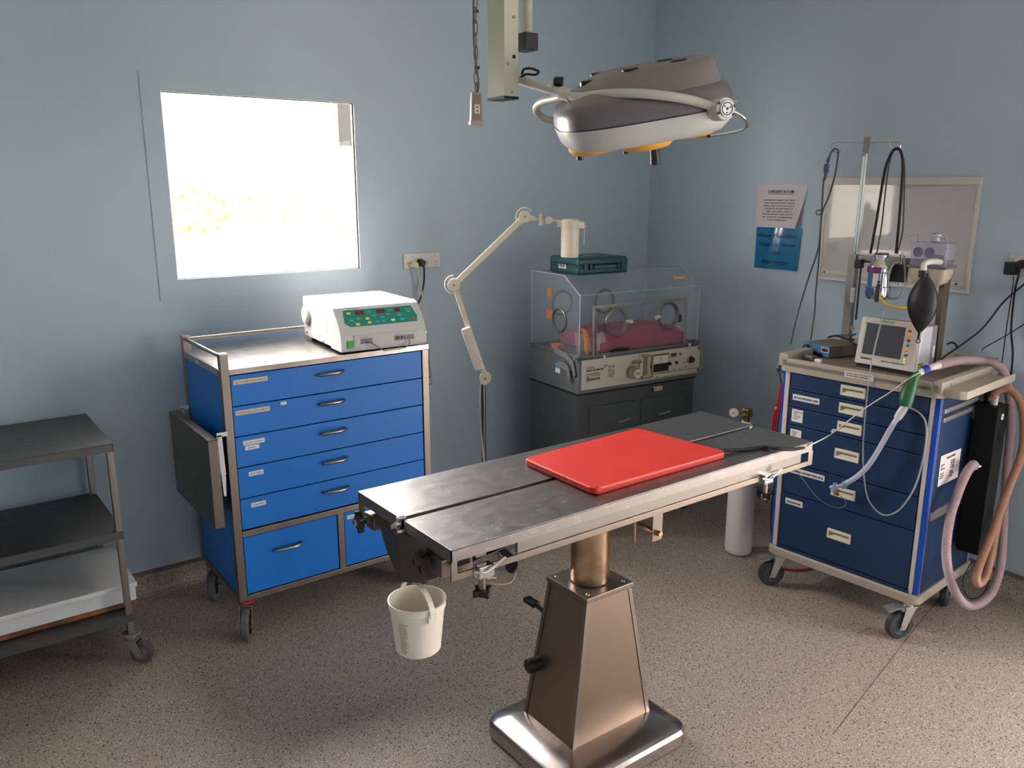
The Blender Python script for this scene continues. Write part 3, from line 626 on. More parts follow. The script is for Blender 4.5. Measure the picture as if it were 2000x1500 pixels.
# red pad
def pad():
    c = [at(1023, 894, 'z', TZ+.022), at(1246, 835, 'z', TZ+.022), at(1419, 881, 'z', TZ+.022), at(1161, 954, 'z', TZ+.022)]
    t = thing('warming_pad', 'red rectangular pad lying across the middle of the steel operating table', 'pad', (-2.0, -1.8, TZ)); l = wl(t); b = MB(); rings = []
    C = sum(c, Vector())/4
    for s, z in ((.99, .001), (1, .004), (1, .018), (.985, .0215)):
        pts = []
        for i in range(4):
            p = C+(c[i]-C)*s; a = C+(c[i-1]-C)*s; q = C+(c[(i+1) % 4]-C)*s; r = .018
            for k in range(5):
                u = k/4; e0 = p+(a-p).normalized()*r; e1 = p+(q-p).normalized()*r; v = e0*(1-u)**2+p*2*u*(1-u)+e1*u*u; pts.append(l((v.x, v.y, TZ))+Vector((0, 0, z)))
        rings.append(pts)
    loft(b, rings); b.build('pad_cover', RED, t, 50); 
    b = MB()
    for i in range(4):
        p = C+(c[i]-C)*.997; q = C+(c[(i+1) % 4]-C)*.997; d = (q-p).normalized()*.02; b.tube([l((p.x+d.x, p.y+d.y, TZ+.0175)), l((q.x-d.x, q.y-d.y, TZ+.0175))], .0022, 8, 1)
    b.build('welded_edge', mat('pinkish_red_edge', (232, 96, 84), .4), t)
    return c
pc = pad()
# ---------------- bucket hung under the hopper ----------------
bx_, by_ = -2.665, -1.862; bz1, bz0 = .69, .552
bk = thing('bucket', 'small white plastic bucket hanging from the left end of the operating table', 'bucket', (bx_, by_, bz0))
BKT = mat('translucent_white_plastic', (232, 222, 206), .45, trans=.0); h = bz1-bz0
b = MB(); r1, r0 = .0705, .056
b.lathe([(0, 0), (r0-.006, 0), (r0, .006), (r1-.003, h-.02), (r1, h-.018), (r1, h-.012), (r1-.001, h-.004), (r1+.002, h), (r1-.001, h+.001), (r1-.004, h-.003), (r0-.003, .008), (0, .006)], 64)
bo = b.build('pail', BKT, bk, 50)
for s in (-1, 1): b = MB(); b.box(-.012, .012, s*(r1+.001)-.003, s*(r1+.001)+.003, h-.035, h-.012, .002); b.build('handle_lug', BKT, bk)
b = MB(); N = 16; prev = None; hh = .062
for k in range(N):
    a0, a1_ = PI*k/N, PI*(k+1)/N
    p = [Vector((0, -(r1+.005)*math.cos(a), h-.02+math.sin(a)*hh)) for a in (a0, a1_)]
    n_ = [Vector((0, -math.cos(a), math.sin(a)))*.0016 for a in (a0, a1_)]
    b.prism([p[0]+Vector((-.007, 0, 0))-n_[0], p[1]+Vector((-.007, 0, 0))-n_[1], p[1]+Vector((-.007, 0, 0))+n_[1], p[0]+Vector((-.007, 0, 0))+n_[0]], (.014, 0, 0))
b.build('handle', BKT, bk)
b = MB(); la = R(238)
def cylp(a, z, o=.0008): 
    r = r0+(r1-r0)*z/h+o; return Vector((r*math.cos(a), r*math.sin(a), z))
PRT = mat('faded_grey_print', (128, 118, 108), .7); rnd = random.Random(5)
for k in range(15):
    z = h*.72-k*.0058; wd = rnd.uniform(.22, .4) if k else .42
    b.poly([cylp(R(196), z), cylp(R(196)+wd*.5, z), cylp(R(196)+wd, z), cylp(R(196)+wd, z-.0016), cylp(R(196)+wd*.5, z-.0016), cylp(R(196), z-.0016)])
b.build('printed_label', PRT, bo, 0)
b = MB(); b.tube([(0, .004, h+.045), (0, .004, h+.012+.055), (.006, .01, h+.07)], .004, 8, 3); 
b.build('hanging_hook', STEEL, bk)

# ---------------- stainless shelf trolley at the left ----------------
SX1, SX0, SY0, SY1 = -3.075, -3.95, -.53, -.06
st = thing('shelf_trolley', 'three-tier stainless steel trolley standing against the wall at the far left', 'trolley', (SX0, SY0, 0))
SW, SD = SX1-SX0, SY1-SY0; b = MB()
for x in (.011, SW-.011):
    for y in (.012, SD-.012):
        b = MB(); b.box(x-.011, x+.011, y-.011, y+.011, .1, .8, .003); b.build('leg', STEEL_DK, st)
for z in (.83, .51, .193):
    b = MB(); b.box(0, SW, 0, SD, z-.003, z, .001); b.box(0, SW, 0, .002, z-.03, z-.001); b.box(0, SW, SD-.002, SD, z-.03, z-.001); b.box(0, .002, 0, SD, z-.03, z-.001); b.box(SW-.002, SW, 0, SD, z-.03, z-.001)
    b.build('shelf', [SHELFTOP], st)
for x in (.011, SW-.011):
    for y in (.012, SD-.012): caster(st, x, y, .115, .042, R(-37), wid=.03, m_fork=GREYP, m_tyre=mat('grey_tyre', (86, 78, 74), .6), m_hub=mat('grey_wheel_disc', (120, 106, 98), .5), off=.034)
def board(name, lab, x0, x1, y0, y1, z0, z1, m, rz=0, par=None, cat='board', tk=0):
    t = thing(name, lab, cat, ((x0+x1)/2, (y0+y1)/2, z0), rz, 'boards stacked on the lowest trolley shelf'); b = MB(); a, c = (x1-x0)/2, (y1-y0)/2
    b.box(-a, a, -c, c, 0, z1-z0, .004); b.build('panel', m, t); return t
WOODB = mat('brown_chipboard_edge', (150, 98, 56), .7, noise=((96, 60, 34), 14, .4, .6))
b1_ = board('board', 'brown-edged board lying at the bottom of the stack on the lowest trolley shelf', -3.9, -3.045, -.47, -.13, .1935, .212, WOODB)
b2_ = board('board', 'white board resting directly on the brown-edged board of the left trolley', -3.9, -3.045, -.47, -.14, .2125, .268, WHITE2)
b3_ = board('board', 'white board lying topmost in the stack on the lowest trolley shelf', -3.88, -3.04, -.485, -.09, .2685, .288, WHITE2)

# ---------------- gas cylinder ----------------
gy = thing('oxygen_cylinder', 'white gas cylinder standing upright between the incubator and the dark blue trolley', 'gas cylinder', (-.575, -1.225, 0)); r = .062
CYLM = mat('chipped_white_paint', (216, 208, 204), .45); n = CYLM.node_tree; v = n.nodes.new('ShaderNodeTexVoronoi'); v.inputs['Scale'].default_value = 16; tcx = n.nodes.new('ShaderNodeTexCoord'); n.links.new(tcx.outputs['Object'], v.inputs[0])
lt = n.nodes.new('ShaderNodeMath'); lt.operation = 'LESS_THAN'; lt.inputs[1].default_value = .09; n.links.new(v.outputs['Distance'], lt.inputs[0]); sp_ = n.nodes.new('ShaderNodeSeparateColor'); n.links.new(v.outputs['Color'], sp_.inputs[0]); g2 = n.nodes.new('ShaderNodeMath'); g2.operation = 'GREATER_THAN'; g2.inputs[1].default_value = .72; n.links.new(sp_.outputs[1], g2.inputs[0]); m2 = n.nodes.new('ShaderNodeMath'); m2.operation = 'MULTIPLY'; n.links.new(lt.outputs[0], m2.inputs[0]); n.links.new(g2.outputs[0], m2.inputs[1])
mx = n.nodes.new('ShaderNodeMixRGB'); n.links.new(m2.outputs[0], mx.inputs[0]); mx.inputs[1].default_value = lin((236, 228, 222)); mx.inputs[2].default_value = lin((96, 80, 72)); n.links.new(mx.outputs[0], n.nodes['Principled BSDF'].inputs['Base Color'])
b = MB(); b.lathe([(0, .001), (r-.012, .001), (r-.003, .008), (r, .02), (r, .52), (r*.93, .56), (r*.7, .6), (.026, .625), (.022, .64), (0, .64)], 48); b.build('cylinder_body', CYLM, gy, 50)
b = MB(); b.cyl((0, 0, .63), (0, 0, .69), .014); b.cyl((-.035, 0, .665), (.03, 0, .665), .01); b.box(-.018, .018, -.018, .018, .66, .7, .004); b.build('valve', mat('brass', (150, 120, 70), .35, .9), gy)
gc = at(1433, 806, 'y', -1.27); l = wl(gy); c0 = l(gc); dn = (CAM-gc); dn.z *= .3; dn.normalize()
b = MB(); b.cyl(c0-dn*.024, c0, .0215, n=32, bev=.003); b.cyl(c0-dn*.02, l((-.575, -1.225, .69)), .006); ga = b.build('pressure_gauge', mat('gauge_ring', (170, 150, 120), .3, .9), gy)
b = MB(); b.cyl(c0, c0+dn*.0012, .0185, n=32); b.build('gauge_face', mat('cream_dial', (196, 188, 166), .5), ga)
rt = dn.cross(Vector((0, 0, 1))).normalized(); up = rt.cross(dn)
b = MB(); b.prism([c0+dn*.0018-rt*.0006*-1, c0+dn*.0018-rt*.0012, c0+dn*.0018+(-rt*.6+up*-.9).normalized()*.013], dn*.0004); b.cyl(c0+dn*.0012, c0+dn*.0026, .003, n=12); b.build('gauge_needle', INK, ga)
# ---------------- floor lamp on a castered star base ----------------
LX, LY = -1.503, -.469
lp = thing('examination_lamp', 'cream jointed examination lamp on a thin pole with a castered star base beside the incubator', 'lamp', (LX, LY, 0))
_l = wl(lp); fh = Vector((math.sin(_y), math.cos(_y), 0)); 
def vp(px, py, back=0.0):     # onto the upright plane through the pole, square to the view
    d = ray(px, py); o = Vector((LX, LY, 0))+fh*back; t = ((o-CAM).dot(fh))/d.dot(fh); return _l(CAM+d*t)
b = MB(); b.cyl((0, 0, .05), (0, 0, .84), .0105); b.build('pole', steel('lamp_pole_steel', (120, 112, 104), .3), lp)
b = MB(); b.cyl((0, 0, .055), (0, 0, .1), .035, .022, bev=.004); b.build('base_hub', BLACK, lp)
for k in range(5):
    a = math.atan2(-.298, -.051)+k*2*PI/5
    b = MB(); M = Matrix.Rotation(a, 4, 'Z'); b.prism([M @ Vector(p) for p in ((.02, -.014, .085), (.3, -.011, .07), (.3, -.011, .045), (.02, -.014, .055))], M.to_3x3() @ Vector((0, .025, 0)), .003); arm = b.build('base_leg', BLACK, lp)
    b = MB(); c = M @ Vector((.285, 0, 0)); ax = Matrix.Rotation(a+R(50), 4, 'Z')
    for s in (-1, 1):
        b.cyl(c+ax @ Vector((0, s*.006, .026)), c+ax @ Vector((0, s*.02, .026)), .025, n=24, bev=.003)
    b.cyl(c+Vector((0, 0, .02)), c+Vector((0, 0, .055)), .008); b.build('twin_wheel_caster', BLACK, arm)
CR = CREAM
A, B_, C_ = vp(948, 738), vp(887, 556), vp(1025, 423)
fl_ = _l(CAM)-_l(CAM-fh)
def arm(p, q, w, t, nm):
    d = (q-p).normalized(); n = fl_.normalized(); s = n.cross(d).normalized(); b = MB()
    b.prism([p-s*w-n*t, p+s*w-n*t, q+s*w-n*t, q-s*w-n*t], n*t*2, .004); return b.build(nm, CR, lp)
arm(A, B_, .0115, .011, 'lower_arm'); arm(B_, C_, .0135, .012, 'upper_arm')
for nm, p, r in (('lower_joint', A, .027), ('elbow_joint', B_, .0285), ('upper_joint', C_, .026)):
    n = fl_.normalized(); b = MB(); b.cyl(p-n*.017, p+n*.017, r, n=36, bev=.003); j = b.build(nm, CR, lp)
    b = MB(); b.cyl(p-n*.0185, p-n*.016, .005, n=12); b.build('joint_screw', STEEL_DK, j)
b = MB(); b.cyl((0, 0, .8), A+Vector((0, 0, -.01)), .014); b.build('pole_socket', CR, lp)
# counterbalance cover
p, q = vp(909, 640, -.02), vp(938, 722, -.02); d = (q-p).normalized(); n = fl_.normalized(); s = n.cross(d).normalized()
b = MB(); b.prism([p-s*.024-n*.018-d*.0, p+s*.022-n*.018, q+s*.022-n*.018, q-s*.022-n*.018], n*.036, .009); b.build('balance_cover', mat('pinkish_cream_cover', (214, 200, 186), .4), lp)
for c, r in ((B_, .042), (C_, .038)):
    b = MB(); s0 = R(95) if c is B_ else R(40)
    up_ = Vector((0, 0, 1)); rt_ = up_.cross(n)*-1
    rt_ = Vector((math.cos(_y), -math.sin(_y), 0))
    b.tube([c+rt_*r*math.cos(s0+a*.35)+up_*r*math.sin(s0+a*.35) for a in range(9)], .0022, 6); b.build('joint_wire', WHITE, lp)
D_, E_ = vp(1072, 430), vp(1095, 432)
b = MB(); b.prism([C_+Vector((0, 0, .014))-n*.009, C_+Vector((0, 0, -.018))-n*.009, vp(1046, 432)-n*.009, vp(1046, 423)-n*.009], n*.018, .003); b.cyl(vp(1044, 428), E_, .0065); b.build('head_arm', CR, lp)
b = MB(); b.cyl(vp(1054, 418), vp(1055, 440), .0095, n=20); b.cyl(vp(1058, 430)-n*.02, vp(1058, 430)+n*.012, .004); b.build('tilt_clamp', CR, lp)
b = MB(); b.cyl(D_-n*.011, D_+n*.011, .0165, n=28, bev=.002); b.build('swivel_joint', CR, lp)
hc = vp(1114, 432); hz = hc.z; b = MB(); M = Matrix.Translation((hc.x, hc.y, 0))
b.lathe([(.026, hz-.152), (.0375, hz-.155), (.0395, hz-.15), (.0395, hz-.118), (.0385, hz-.117), (.0385, hz-.115), (.0395, hz-.114), (.0395, hz-.03), (.038, hz-.03)], 48, M); b.lathe([(.036, hz-.15), (.036, hz-.05), (0, hz-.045)], 32, M)
hd = b.build('lamp_shade', mat('pale_shade_enamel', (222, 208, 190), .35), lp)
b = MB(); b.lathe([(0, hz+.012), (.034, hz+.009), (.042, hz+.001), (.043, hz-.02), (.0405, hz-.034), (0, hz-.034)], 48, M); 
rt_ = Vector((math.cos(_y), -math.sin(_y), 0)); 
e0, e1 = hc-rt_*.058, hc+rt_*.062
b.prism([e0-n*.012+Vector((0, 0, .004)), e0+n*.012+Vector((0, 0, .004)), hc+n*.03+Vector((0, 0, .006)), hc-n*.03+Vector((0, 0, .006))], (0, 0, -.03), .003)
b.prism([hc-n*.038+Vector((0, 0, .003)), hc+n*.038+Vector((0, 0, .003)), e1+n*.016+Vector((0, 0, -.002)), e1-n*.016+Vector((0, 0, -.002))], (0, 0, -.03), .004)
b.build('lamp_cap', CR, hd)
b = MB(); b.prism([e1-n*.011+rt_*-.004+Vector((0, 0, -.004)), e1+n*.011+rt_*-.004+Vector((0, 0, -.004)), e1+n*.007+rt_*-.003+Vector((0, 0, -.1)), e1-n*.007+rt_*-.003+Vector((0, 0, -.1))], rt_*.005, .001); b.cyl(e1+Vector((0, 0, -.02)), e1+rt_*.008+Vector((0, 0, -.02)), .005); b.build('positioning_handle', CR, hd)
b = MB(); pts = [vp(941, 742), vp(938, 775), vp(939, 830), vp(943, 875, -.015), vp(946, 905, -.02), Vector((.02, -.02, .3)), Vector((.02, -.03, .12)), _l((-1.49, -.56, .012)), _l((-1.50, -.60, .0048))]
fl = [(985, 1060), (990, 1085), (1003, 1105), (1006, 1122), (998, 1137), (975, 1142), (950, 1138), (930, 1125), (912, 1103), (897, 1095)]
pts += [_l(at(x, y, 'z', .0048)) for x, y in fl]; b.tube(pts, .0038, 8); b.build('mains_cord', mat('cream_cord', (196, 182, 158), .5), lp)
pq = _l(at(955, 1134, 'z', 0)); b = MB(); b.prism([pq+Vector(v) for v in ((-.012, .0, .004), (.014, -.006, .004), (.016, .022, .004), (-.008, .03, .004))], (0, 0, .018), .004); b.cyl(pq+Vector((.014, .0, .012)), pq+Vector((.03, -.012, .006)), .005); b.build('mains_plug', mat('pinkish_plug', (222, 186, 166), .5), lp)

# ---------------- infant incubator on its grey cabinet ----------------
IA = (-1.10, -.665); ir = math.atan2(-.065, .745)
inc = thing('infant_incubator', 'old grey infant incubator with a clear hood on a dark grey cabinet in the corner', 'incubator', (IA[0], IA[1], 0), ir)
Li = wl(inc); IW, IDp = .75, .42
def iat(px, py, y=0.0):
    o = Li(CAM); d = Li(CAM+ray(px, py))-o; return o+d*((y-o.y)/d.y)
b = MB(); b.box(.004, IW-.004, .014, IDp-.0, .10, .722, .006); b.box(.01, IW-.01, .02, IDp-.01, .085, .1); carc = b.build('cabinet_body', GREYSTEEL, inc)
b = MB(); b.box(.0, IW, .004, IDp, .722, .729); b.build('base_gap', GAP, inc)
for x0, x1 in ((.075, .355), (.395, .70)):
    b = MB(); b.box(x0, x1, .008, .0145, .13, .655, .002); d = b.build('cabinet_door', GREYSTEEL, inc)
    b = MB(); xc = x0+.21 if x0 < .2 else x0+.15; b.prism([(xc-.045, .008, .572), (xc+.03, .008, .578), (xc+.03, -.006, .574), (xc-.02, -.009, .568), (xc-.045, -.006, .566)], (0, 0, -.008), .002); b.build('door_pull', CHROME, d)
b = MB(); b.box(.38, .385, .0, .0, 0, 0) if False else None
b.box(.472, .53, .0105, .0145, .682, .706, .001); pl = b.build('cabinet_plate', mat('yellowed_plate', (190, 170, 130), .5), inc)
b = MB(); b.box(.458, .472, .008, .0145, .688, .7, .001); b.cyl((.484, .0095, .695), (.484, .0115, .695), .003); b.build('cabinet_lock', BLACK, pl)
for (x, y) in ((.045, .04), (IW-.04, .045), (.045, IDp-.05), (IW-.04, IDp-.05)): caster(inc, x, y, .105, .042, R(-60), wid=.024, m_fork=BLACK, m_tyre=DARKG, m_hub=GREYP, off=.015)
# chassis tub with a front white panel
b = MB(); b.box(0, IW, 0, IDp, .729, .895, .004); ch = b.build('chassis', CHASSIS, inc)
b = MB(); b.box(.0, IW, .0, .02, .895, .91, .004); b.box(0, .02, 0, IDp, .895, .91, .004); b.box(IW-.02, IW, 0, IDp, .895, .91, .004); b.box(0, IW, IDp-.02, IDp, .895, .91, .004)
b.box(-.004, .03, -.004, .03, .9, .918, .004); b.box(IW-.03, IW+.004, -.004, .03, .9, .918, .004); b.build('top_rim', CHASSIS, inc)
b = MB(); b.box(.012, IW-.002, -.004, .0, .748, .89, .001); wp = b.build('front_panel', mat('aged_white_panel', (196, 186, 170), .5), inc)
def onp(px, py, o=.0047): p = iat(px, py, -.004); return Vector((p.x, -o, p.z))
text('ISOLETTE', .011, onp(1145, 721), (1, 0, 0), (0, 0, 1), INK, wp, width=.046)
text('INFANT INCUBATOR', .012, onp(1145, 726.5), (1, 0, 0), (0, 0, 1), INK, wp, bold=.0004, width=.1)
text('AIRSHIELDS MEDICAL', .007, onp(1145, 733), (1, 0, 0), (0, 0, 1), INK, wp, width=.085)
text('HATBORO PENNSYLVANIA\nUSA', .006, onp(1145, 736.5), (1, 0, 0), (0, 0, 1), INKG, wp, width=.08)
text('ISOLETTE', .014, onp(1151, 743.5), (1, 0, 0), (0, 0, 1), INK, wp, bold=.0006, width=.062)
p = onp(1145, 744, .005); b = MB(); b.box(p.x, p.x+.017, -.0046, -.0041, p.z-.004, p.z+.014); lg = b.build('logo_block', INK, wp, 0)
b = MB(); b.torus((p.x+.0085, -.0049, p.z+.005), .0045, .0007, (0, 1, 0), 20); b.build('logo_ring', WHITE, lg)
text('MODEL\nC86', .008, onp(1179, 715), (1, 0, 0), (0, 0, 1), INK, wp)
text('SERIAL 5016\nVOLTS 240\nAMPS 2.1\nWATTS 500\nCYCLES 50\nHUMIDITY\nOXYGEN', .0085, onp(1187, 717), (1, 0, 0), (0, 0, 1), INKG, wp)
for px, py in ((1180, 697), (1347, 673)): b = MB(); q_ = iat(px, py, -.006); b.box(q_.x-.005, q_.x+.005, -.01, -.002, q_.z-.007, q_.z+.007, .001); b.build('white_clip', WHITE, inc)
BEG = mat('aged_beige_metal', (150, 136, 116), .45, .3)
k1 = iat(1236, 727, -.01); k0 = iat(1241, 706, -.01)
b = MB(); b.cyl((k1.x-.008, -.004, k1.z), (k1.x-.008, -.03, k1.z), .031, n=36, bev=.004); b.build('water_port', BEG, inc)
b = MB(); b.cyl((k1.x+.004, -.03, k1.z-.002), (k1.x+.004, -.046, k1.z-.002), .022, n=36, bev=.003); o = b.build('port_knob', mat('ivory_cap', (206, 196, 170), .4), inc); text('HUMIDITY\nCHAMBER', .006, (k1.x+.004, -.0465, k1.z), (1, 0, 0), (0, 0, 1), INKG, o, align='CENTER')
b = MB(); b.cyl((k0.x-.022, -.02, k0.z), (k0.x+.028, -.02, k0.z), .009, n=20, bev=.002); b.cyl((k0.x, -.004, k0.z), (k0.x, -.02, k0.z), .007); b.build('port_lever', BEG, inc)
# control module
m0, m1 = iat(1249, 749, -.02), iat(1363, 738, -.02); mz0, mz1 = .76, .892
x0, x1 = m0.x, IW-.004
b = MB(); b.box(x0, x1, -.02, -.004, mz0, mz1, .003); mod = b.build('control_module', mat('aged_control_face', (200, 190, 172), .5), inc)
b = MB(); b.box(x0+.018, x0+.046, -.0215, -.0195, mz0+.02, mz1-.018, .001); b.build('recess_plate', BEG, mod)
def sp3(px, py, y=-.021): p = iat(px, py, y); return p
for xs, zs in ((x0+.012, mz0+.012), (x1-.012, mz0+.018)):
    hz_ = (mz0+.012, mz1-.01); b = MB(); xo = .045 if xs < .6 else .0
    b.tube([(xs, -.02, hz_[1]), (xs, -.032, hz_[1]), (xs+xo, -.042, hz_[1]-.004), (xs+xo+.002, -.044, hz_[1]-.02), (xs+xo+.002, -.044, hz_[0]+.018), (xs+xo, -.042, hz_[0]+.004), (xs, -.032, hz_[0]), (xs, -.02, hz_[0])], .0042, 8); b.cyl((xs, -.018, hz_[1]), (xs, -.03, hz_[1]), .009, n=20, bev=.002); b.cyl((xs, -.018, hz_[0]), (xs, -.03, hz_[0]), .009, n=20, bev=.002)
    b.build('module_handle', BEG, mod)
g0, g1 = sp3(1273, 690), sp3(1302, 722); gx0, gx1 = g0.x, g1.x+.008; gz1, gz0 = mz1-.014, mz0+.03
b = MB(); b.box(gx0, gx1, -.028, -.02, gz0, gz1, .004); gf = b.build('meter_frame', DARKG, mod)
b = MB(); b.box(gx0+.006, gx1-.006, -.0292, -.0279, (gz0+gz1)/2-.002, gz1-.006, .001); mt = b.build('meter_dial', mat('cream_dial_2', (222, 214, 196), .4), gf)
b = MB(); b.tube([((gx0+gx1)/2+.02*math.cos(a), -.0297, gz1-.04+.022*math.sin(a)) for a in [R(40+12*k) for k in range(9)]], .0006, 6, 1); b.box((gx0+gx1)/2-.0006, (gx0+gx1)/2+.0006, -.03, -.0293, (gz0+gz1)/2, gz1-.016); b.build('dial_scale', INK, mt)
b = MB(); b.box(gx0+.006, gx1-.006, -.0295, -.0279, gz0+.004, (gz0+gz1)/2-.006, .001); b.build('meter_window', BLACK, gf)
def knob(px, py, r, dpt, m, nm, y0=-.02):
    p = sp3(px, py); b = MB(); b.cyl((p.x, y0, p.z), (p.x, y0-dpt, p.z), r, r*.85, n=28, bev=.0015); return b.build(nm, m, mod)
knob(1273.5, 716, .0095, .016, BLACK, 'black_knob'); knob(1306, 710, .0095, .016, BLACK, 'black_knob'); knob(1321, 708, .009, .008, mat('dark_red_lamp', (104, 34, 28), .3), 'indicator_lamp')
knob(1348, 702, .022, .006, BEG, 'dial_plate'); knob(1349, 702, .0165, .018, mat('dark_brown_knob', (44, 28, 26), .4), 'temperature_knob')
knob(1303, 695, .0075, .007, BEG, 'small_knob'); knob(1329, 691, .0075, .007, BEG, 'small_knob')
p = sp3(1316, 693); b = MB(); b.box(p.x-.018, p.x+.016, -.024, -.0195, p.z-.009, p.z+.009, .002); b.build('display_window', mat('brown_bezel', (84, 72, 62), .4), mod)
p = sp3(1296, 727); b = MB(); 
for k in range(5): b = MB(); b.box(p.x-.02+k*.04, p.x-.008+k*.04, -.0215, -.0195, p.z-.002+k*.0025, p.z+.004+k*.0025); b.build('function_key', BEG, mod, 0)
p = sp3(1277, 731.5); b = MB(); b.box(p.x, IW-.03, -.0212, -.0195, p.z-.001, p.z+.0035); b.build('slider_rail', BEG, mod, 0)
for px, py, s in ((1280, 738, 'HEATER'), (1297, 737, 'ALARM'), (1311, 735, 'RESET'), (1325, 733, 'POWER'), (1333, 709, 'AIR TEMP'), (1338, 682, 'ISOLETTE')): text(s, .006, Vector((sp3(px, py).x, -.0206, sp3(px, py).z)), (1, 0, 0), (0, 0, 1), INKG, mod)
# tilt lever at the left side
b = MB(); b.prism([(-.004, .19, .925), (-.004, .09, .912), (-.004, .035, .885), (-.004, .015, .82), (-.004, .03, .81), (-.004, .055, .868), (-.004, .1, .888), (-.004, .19, .9)], (-.006, 0, 0), .001)
b.prism([(-.01, .15, .868), (-.01, .09, .868), (-.01, .06, .848), (-.01, .045, .79), (-.01, .06, .783), (-.01, .08, .83), (-.01, .15, .84)], (-.006, 0, 0), .001)
for y, z in ((.06, .84), (.052, .795), (.012, .9)): b.cyl((-.02, y, z), (-.004, y, z), .006, n=16)
b.build('hood_hinge', GREYP, inc)
b = MB(); b.box(-.0012, -.0002, .15, .19, .825, .85); b.build('blue_sticker', mat('blue_sticker', (70, 150, 190), .5), inc, 0)
b = MB(); b.box(-.0012, -.0002, .15, .19, .803, .825); b.build('white_sticker', LABEL, inc, 0)
# hood
HZ0, HZ1, HZ2, HI = .905, 1.193, 1.274, .13; hx0, hx1, hy0, hy1 = .004, IW-.004, .008, IDp-.006; t_ = .005
b = MB()
prof_ = [(hy0, HZ0), (hy0, HZ1), (hy0+HI, HZ2), (hy1, HZ2), (hy1, HZ0)]
inn = [(hy0+t_, HZ0), (hy0+t_, HZ1-.002), (hy0+HI+.001, HZ2-t_), (hy1-t_, HZ2-t_), (hy1-t_, HZ0)]
for (p, q, pi_, qi) in zip(prof_, prof_[1:], inn, inn[1:]): b.prism([(hx0, p[0], p[1]), (hx0, q[0], q[1]), (hx0, qi[0], qi[1]), (hx0, pi_[0], pi_[1])], (hx1-hx0, 0, 0))
for x in (hx0, hx1-t_): b.prism([(x+.0005, y, z) for y, z in inn], (t_-.001, 0, 0))
hood = b.build('clear_hood', ACRYL, inc, 0)
b = MB()
for x in (hx0+.002, hx1-.002):
    for p, q in zip(prof_, prof_[1:]): b.tube([(x, p[0], p[1]), (x, q[0], q[1])], .0028, 6, 1)
b.tube([(hx0, hy0, HZ1), (hx1, hy0, HZ1)], .0022, 6, 1); b.tube([(hx0, hy0+HI, HZ2), (hx1, hy0+HI, HZ2)], .0018, 6, 1)
b.build('hood_edges', ACRYE, hood)
def port(c, ax, nm='hand_port', r=.062, tilt=0):
    b = MB(); b.torus(c, r, .0065, ax, 40, (1, 1)); b.torus(Vector(c)-Vector(ax)*.008, r*.93, .004, ax, 40); o = b.build(nm, mat('port_ring_grey', (120, 112, 106), .35, .6), hood); 
    return o
P1 = iat(1203, 629, hy0); P2 = iat(1304, 616, hy0)
for p, s in ((P1, 1), (P2, -1)):
    port((p.x, hy0-.006, p.z), (0, -1, 0)); b = MB(); b.cyl((p.x+s*.062, hy0-.012, p.z), (p.x+s*.088, hy0-.014, p.z-.003), .008, .0095, n=20, bev=.001); b.cyl((p.x+s*.055, hy0-.01, p.z), (p.x+s*.066, hy0-.012, p.z), .005); b.build('port_latch', mat('ivory_latch', (206, 196, 178), .4), hood)
    b = MB(); b.box(p.x-s*.075-.008, p.x-s*.075+.008, hy0-.014, hy0, p.z-.04, p.z+.0, .003); b.build('port_hinge', DARKG, hood)
port((.19, hy1+.002, 1.10), (0, 1, 0)); port((.46, hy1+.002, 1.09), (0, 1, 0))
p = iat(1117, 613, .25); b = MB(); b.torus((hx0-.0, .17, 1.06), .055, .006, (-1, 0, 0), 40); b.build('hand_port', mat('port_ring_grey_2', (104, 98, 94), .4, .5), hood)
# front door frame
f0, f1 = iat(1160, 600, hy0).x, iat(1340, 580, hy0).x
b = MB(); b.box(f0-.006, f0+.006, hy0-.006, hy0+.002, .905, 1.128, .001); b.box(f1-.006, f1+.006, hy0-.006, hy0+.002, .905, 1.128, .001); b.box(f0-.006, f1+.006, hy0-.006, hy0+.002, 1.128, 1.142, .001); b.build('access_door_frame', mat('satin_door_frame', (150, 146, 140), .4, .5), hood)
b = MB(); b.prism([(f0+.006, hy0-.01, .912), (f0+.03, hy0-.01, .912), (f0+.018, hy0-.01, .93), (f0+.014, hy0-.01, 1.08), (f0+.006, hy0-.01, 1.09)], (0, .006, 0), .002); b.build('door_stay', CHASSIS, hood)
b = MB(); b.cyl((f0+.01, hy0-.008, 1.1), (f0+.028, hy0-.014, 1.1), .004); b.sphere((f0+.03, hy0-.015, 1.1), .008, n=14); b.build('door_catch', GREYP, hood)
b = MB(); b.box(.62, .70, .06, .075, 1.225, 1.24, .002); b.build('tape_strip', mat('yellowed_tape', (196, 168, 120), .6), hood)
OR = mat('orange_tape', (168, 104, 66), .7); b = MB(); b.box(hx0-.0015, hx0, .235, .275, 1.16, 1.205); b.build('orange_patch', OR, hood, 0); b = MB(); b.box(hx0-.0015, hx0, .225, .28, 1.055, 1.1); b.build('orange_patch', OR, hood, 0)
b = MB(); b.prism([(hx0+.05, .09, .912), (hx0+.12, .06, .912), (hx0+.08, .05, 1.0), (hx0+.03, .08, 1.01)], (0, .003, 0)); b.build('inner_deflector', ACRYE, hood, 0); b = MB(); b.prism([(hx0+.13, .04, .915), (hx0+.2, .04, .92), (hx0+.16, .035, 1.01), (hx0+.11, .035, 1.0)], (0, .003, 0)); b.build('inner_deflector', ACRYE, hood, 0)
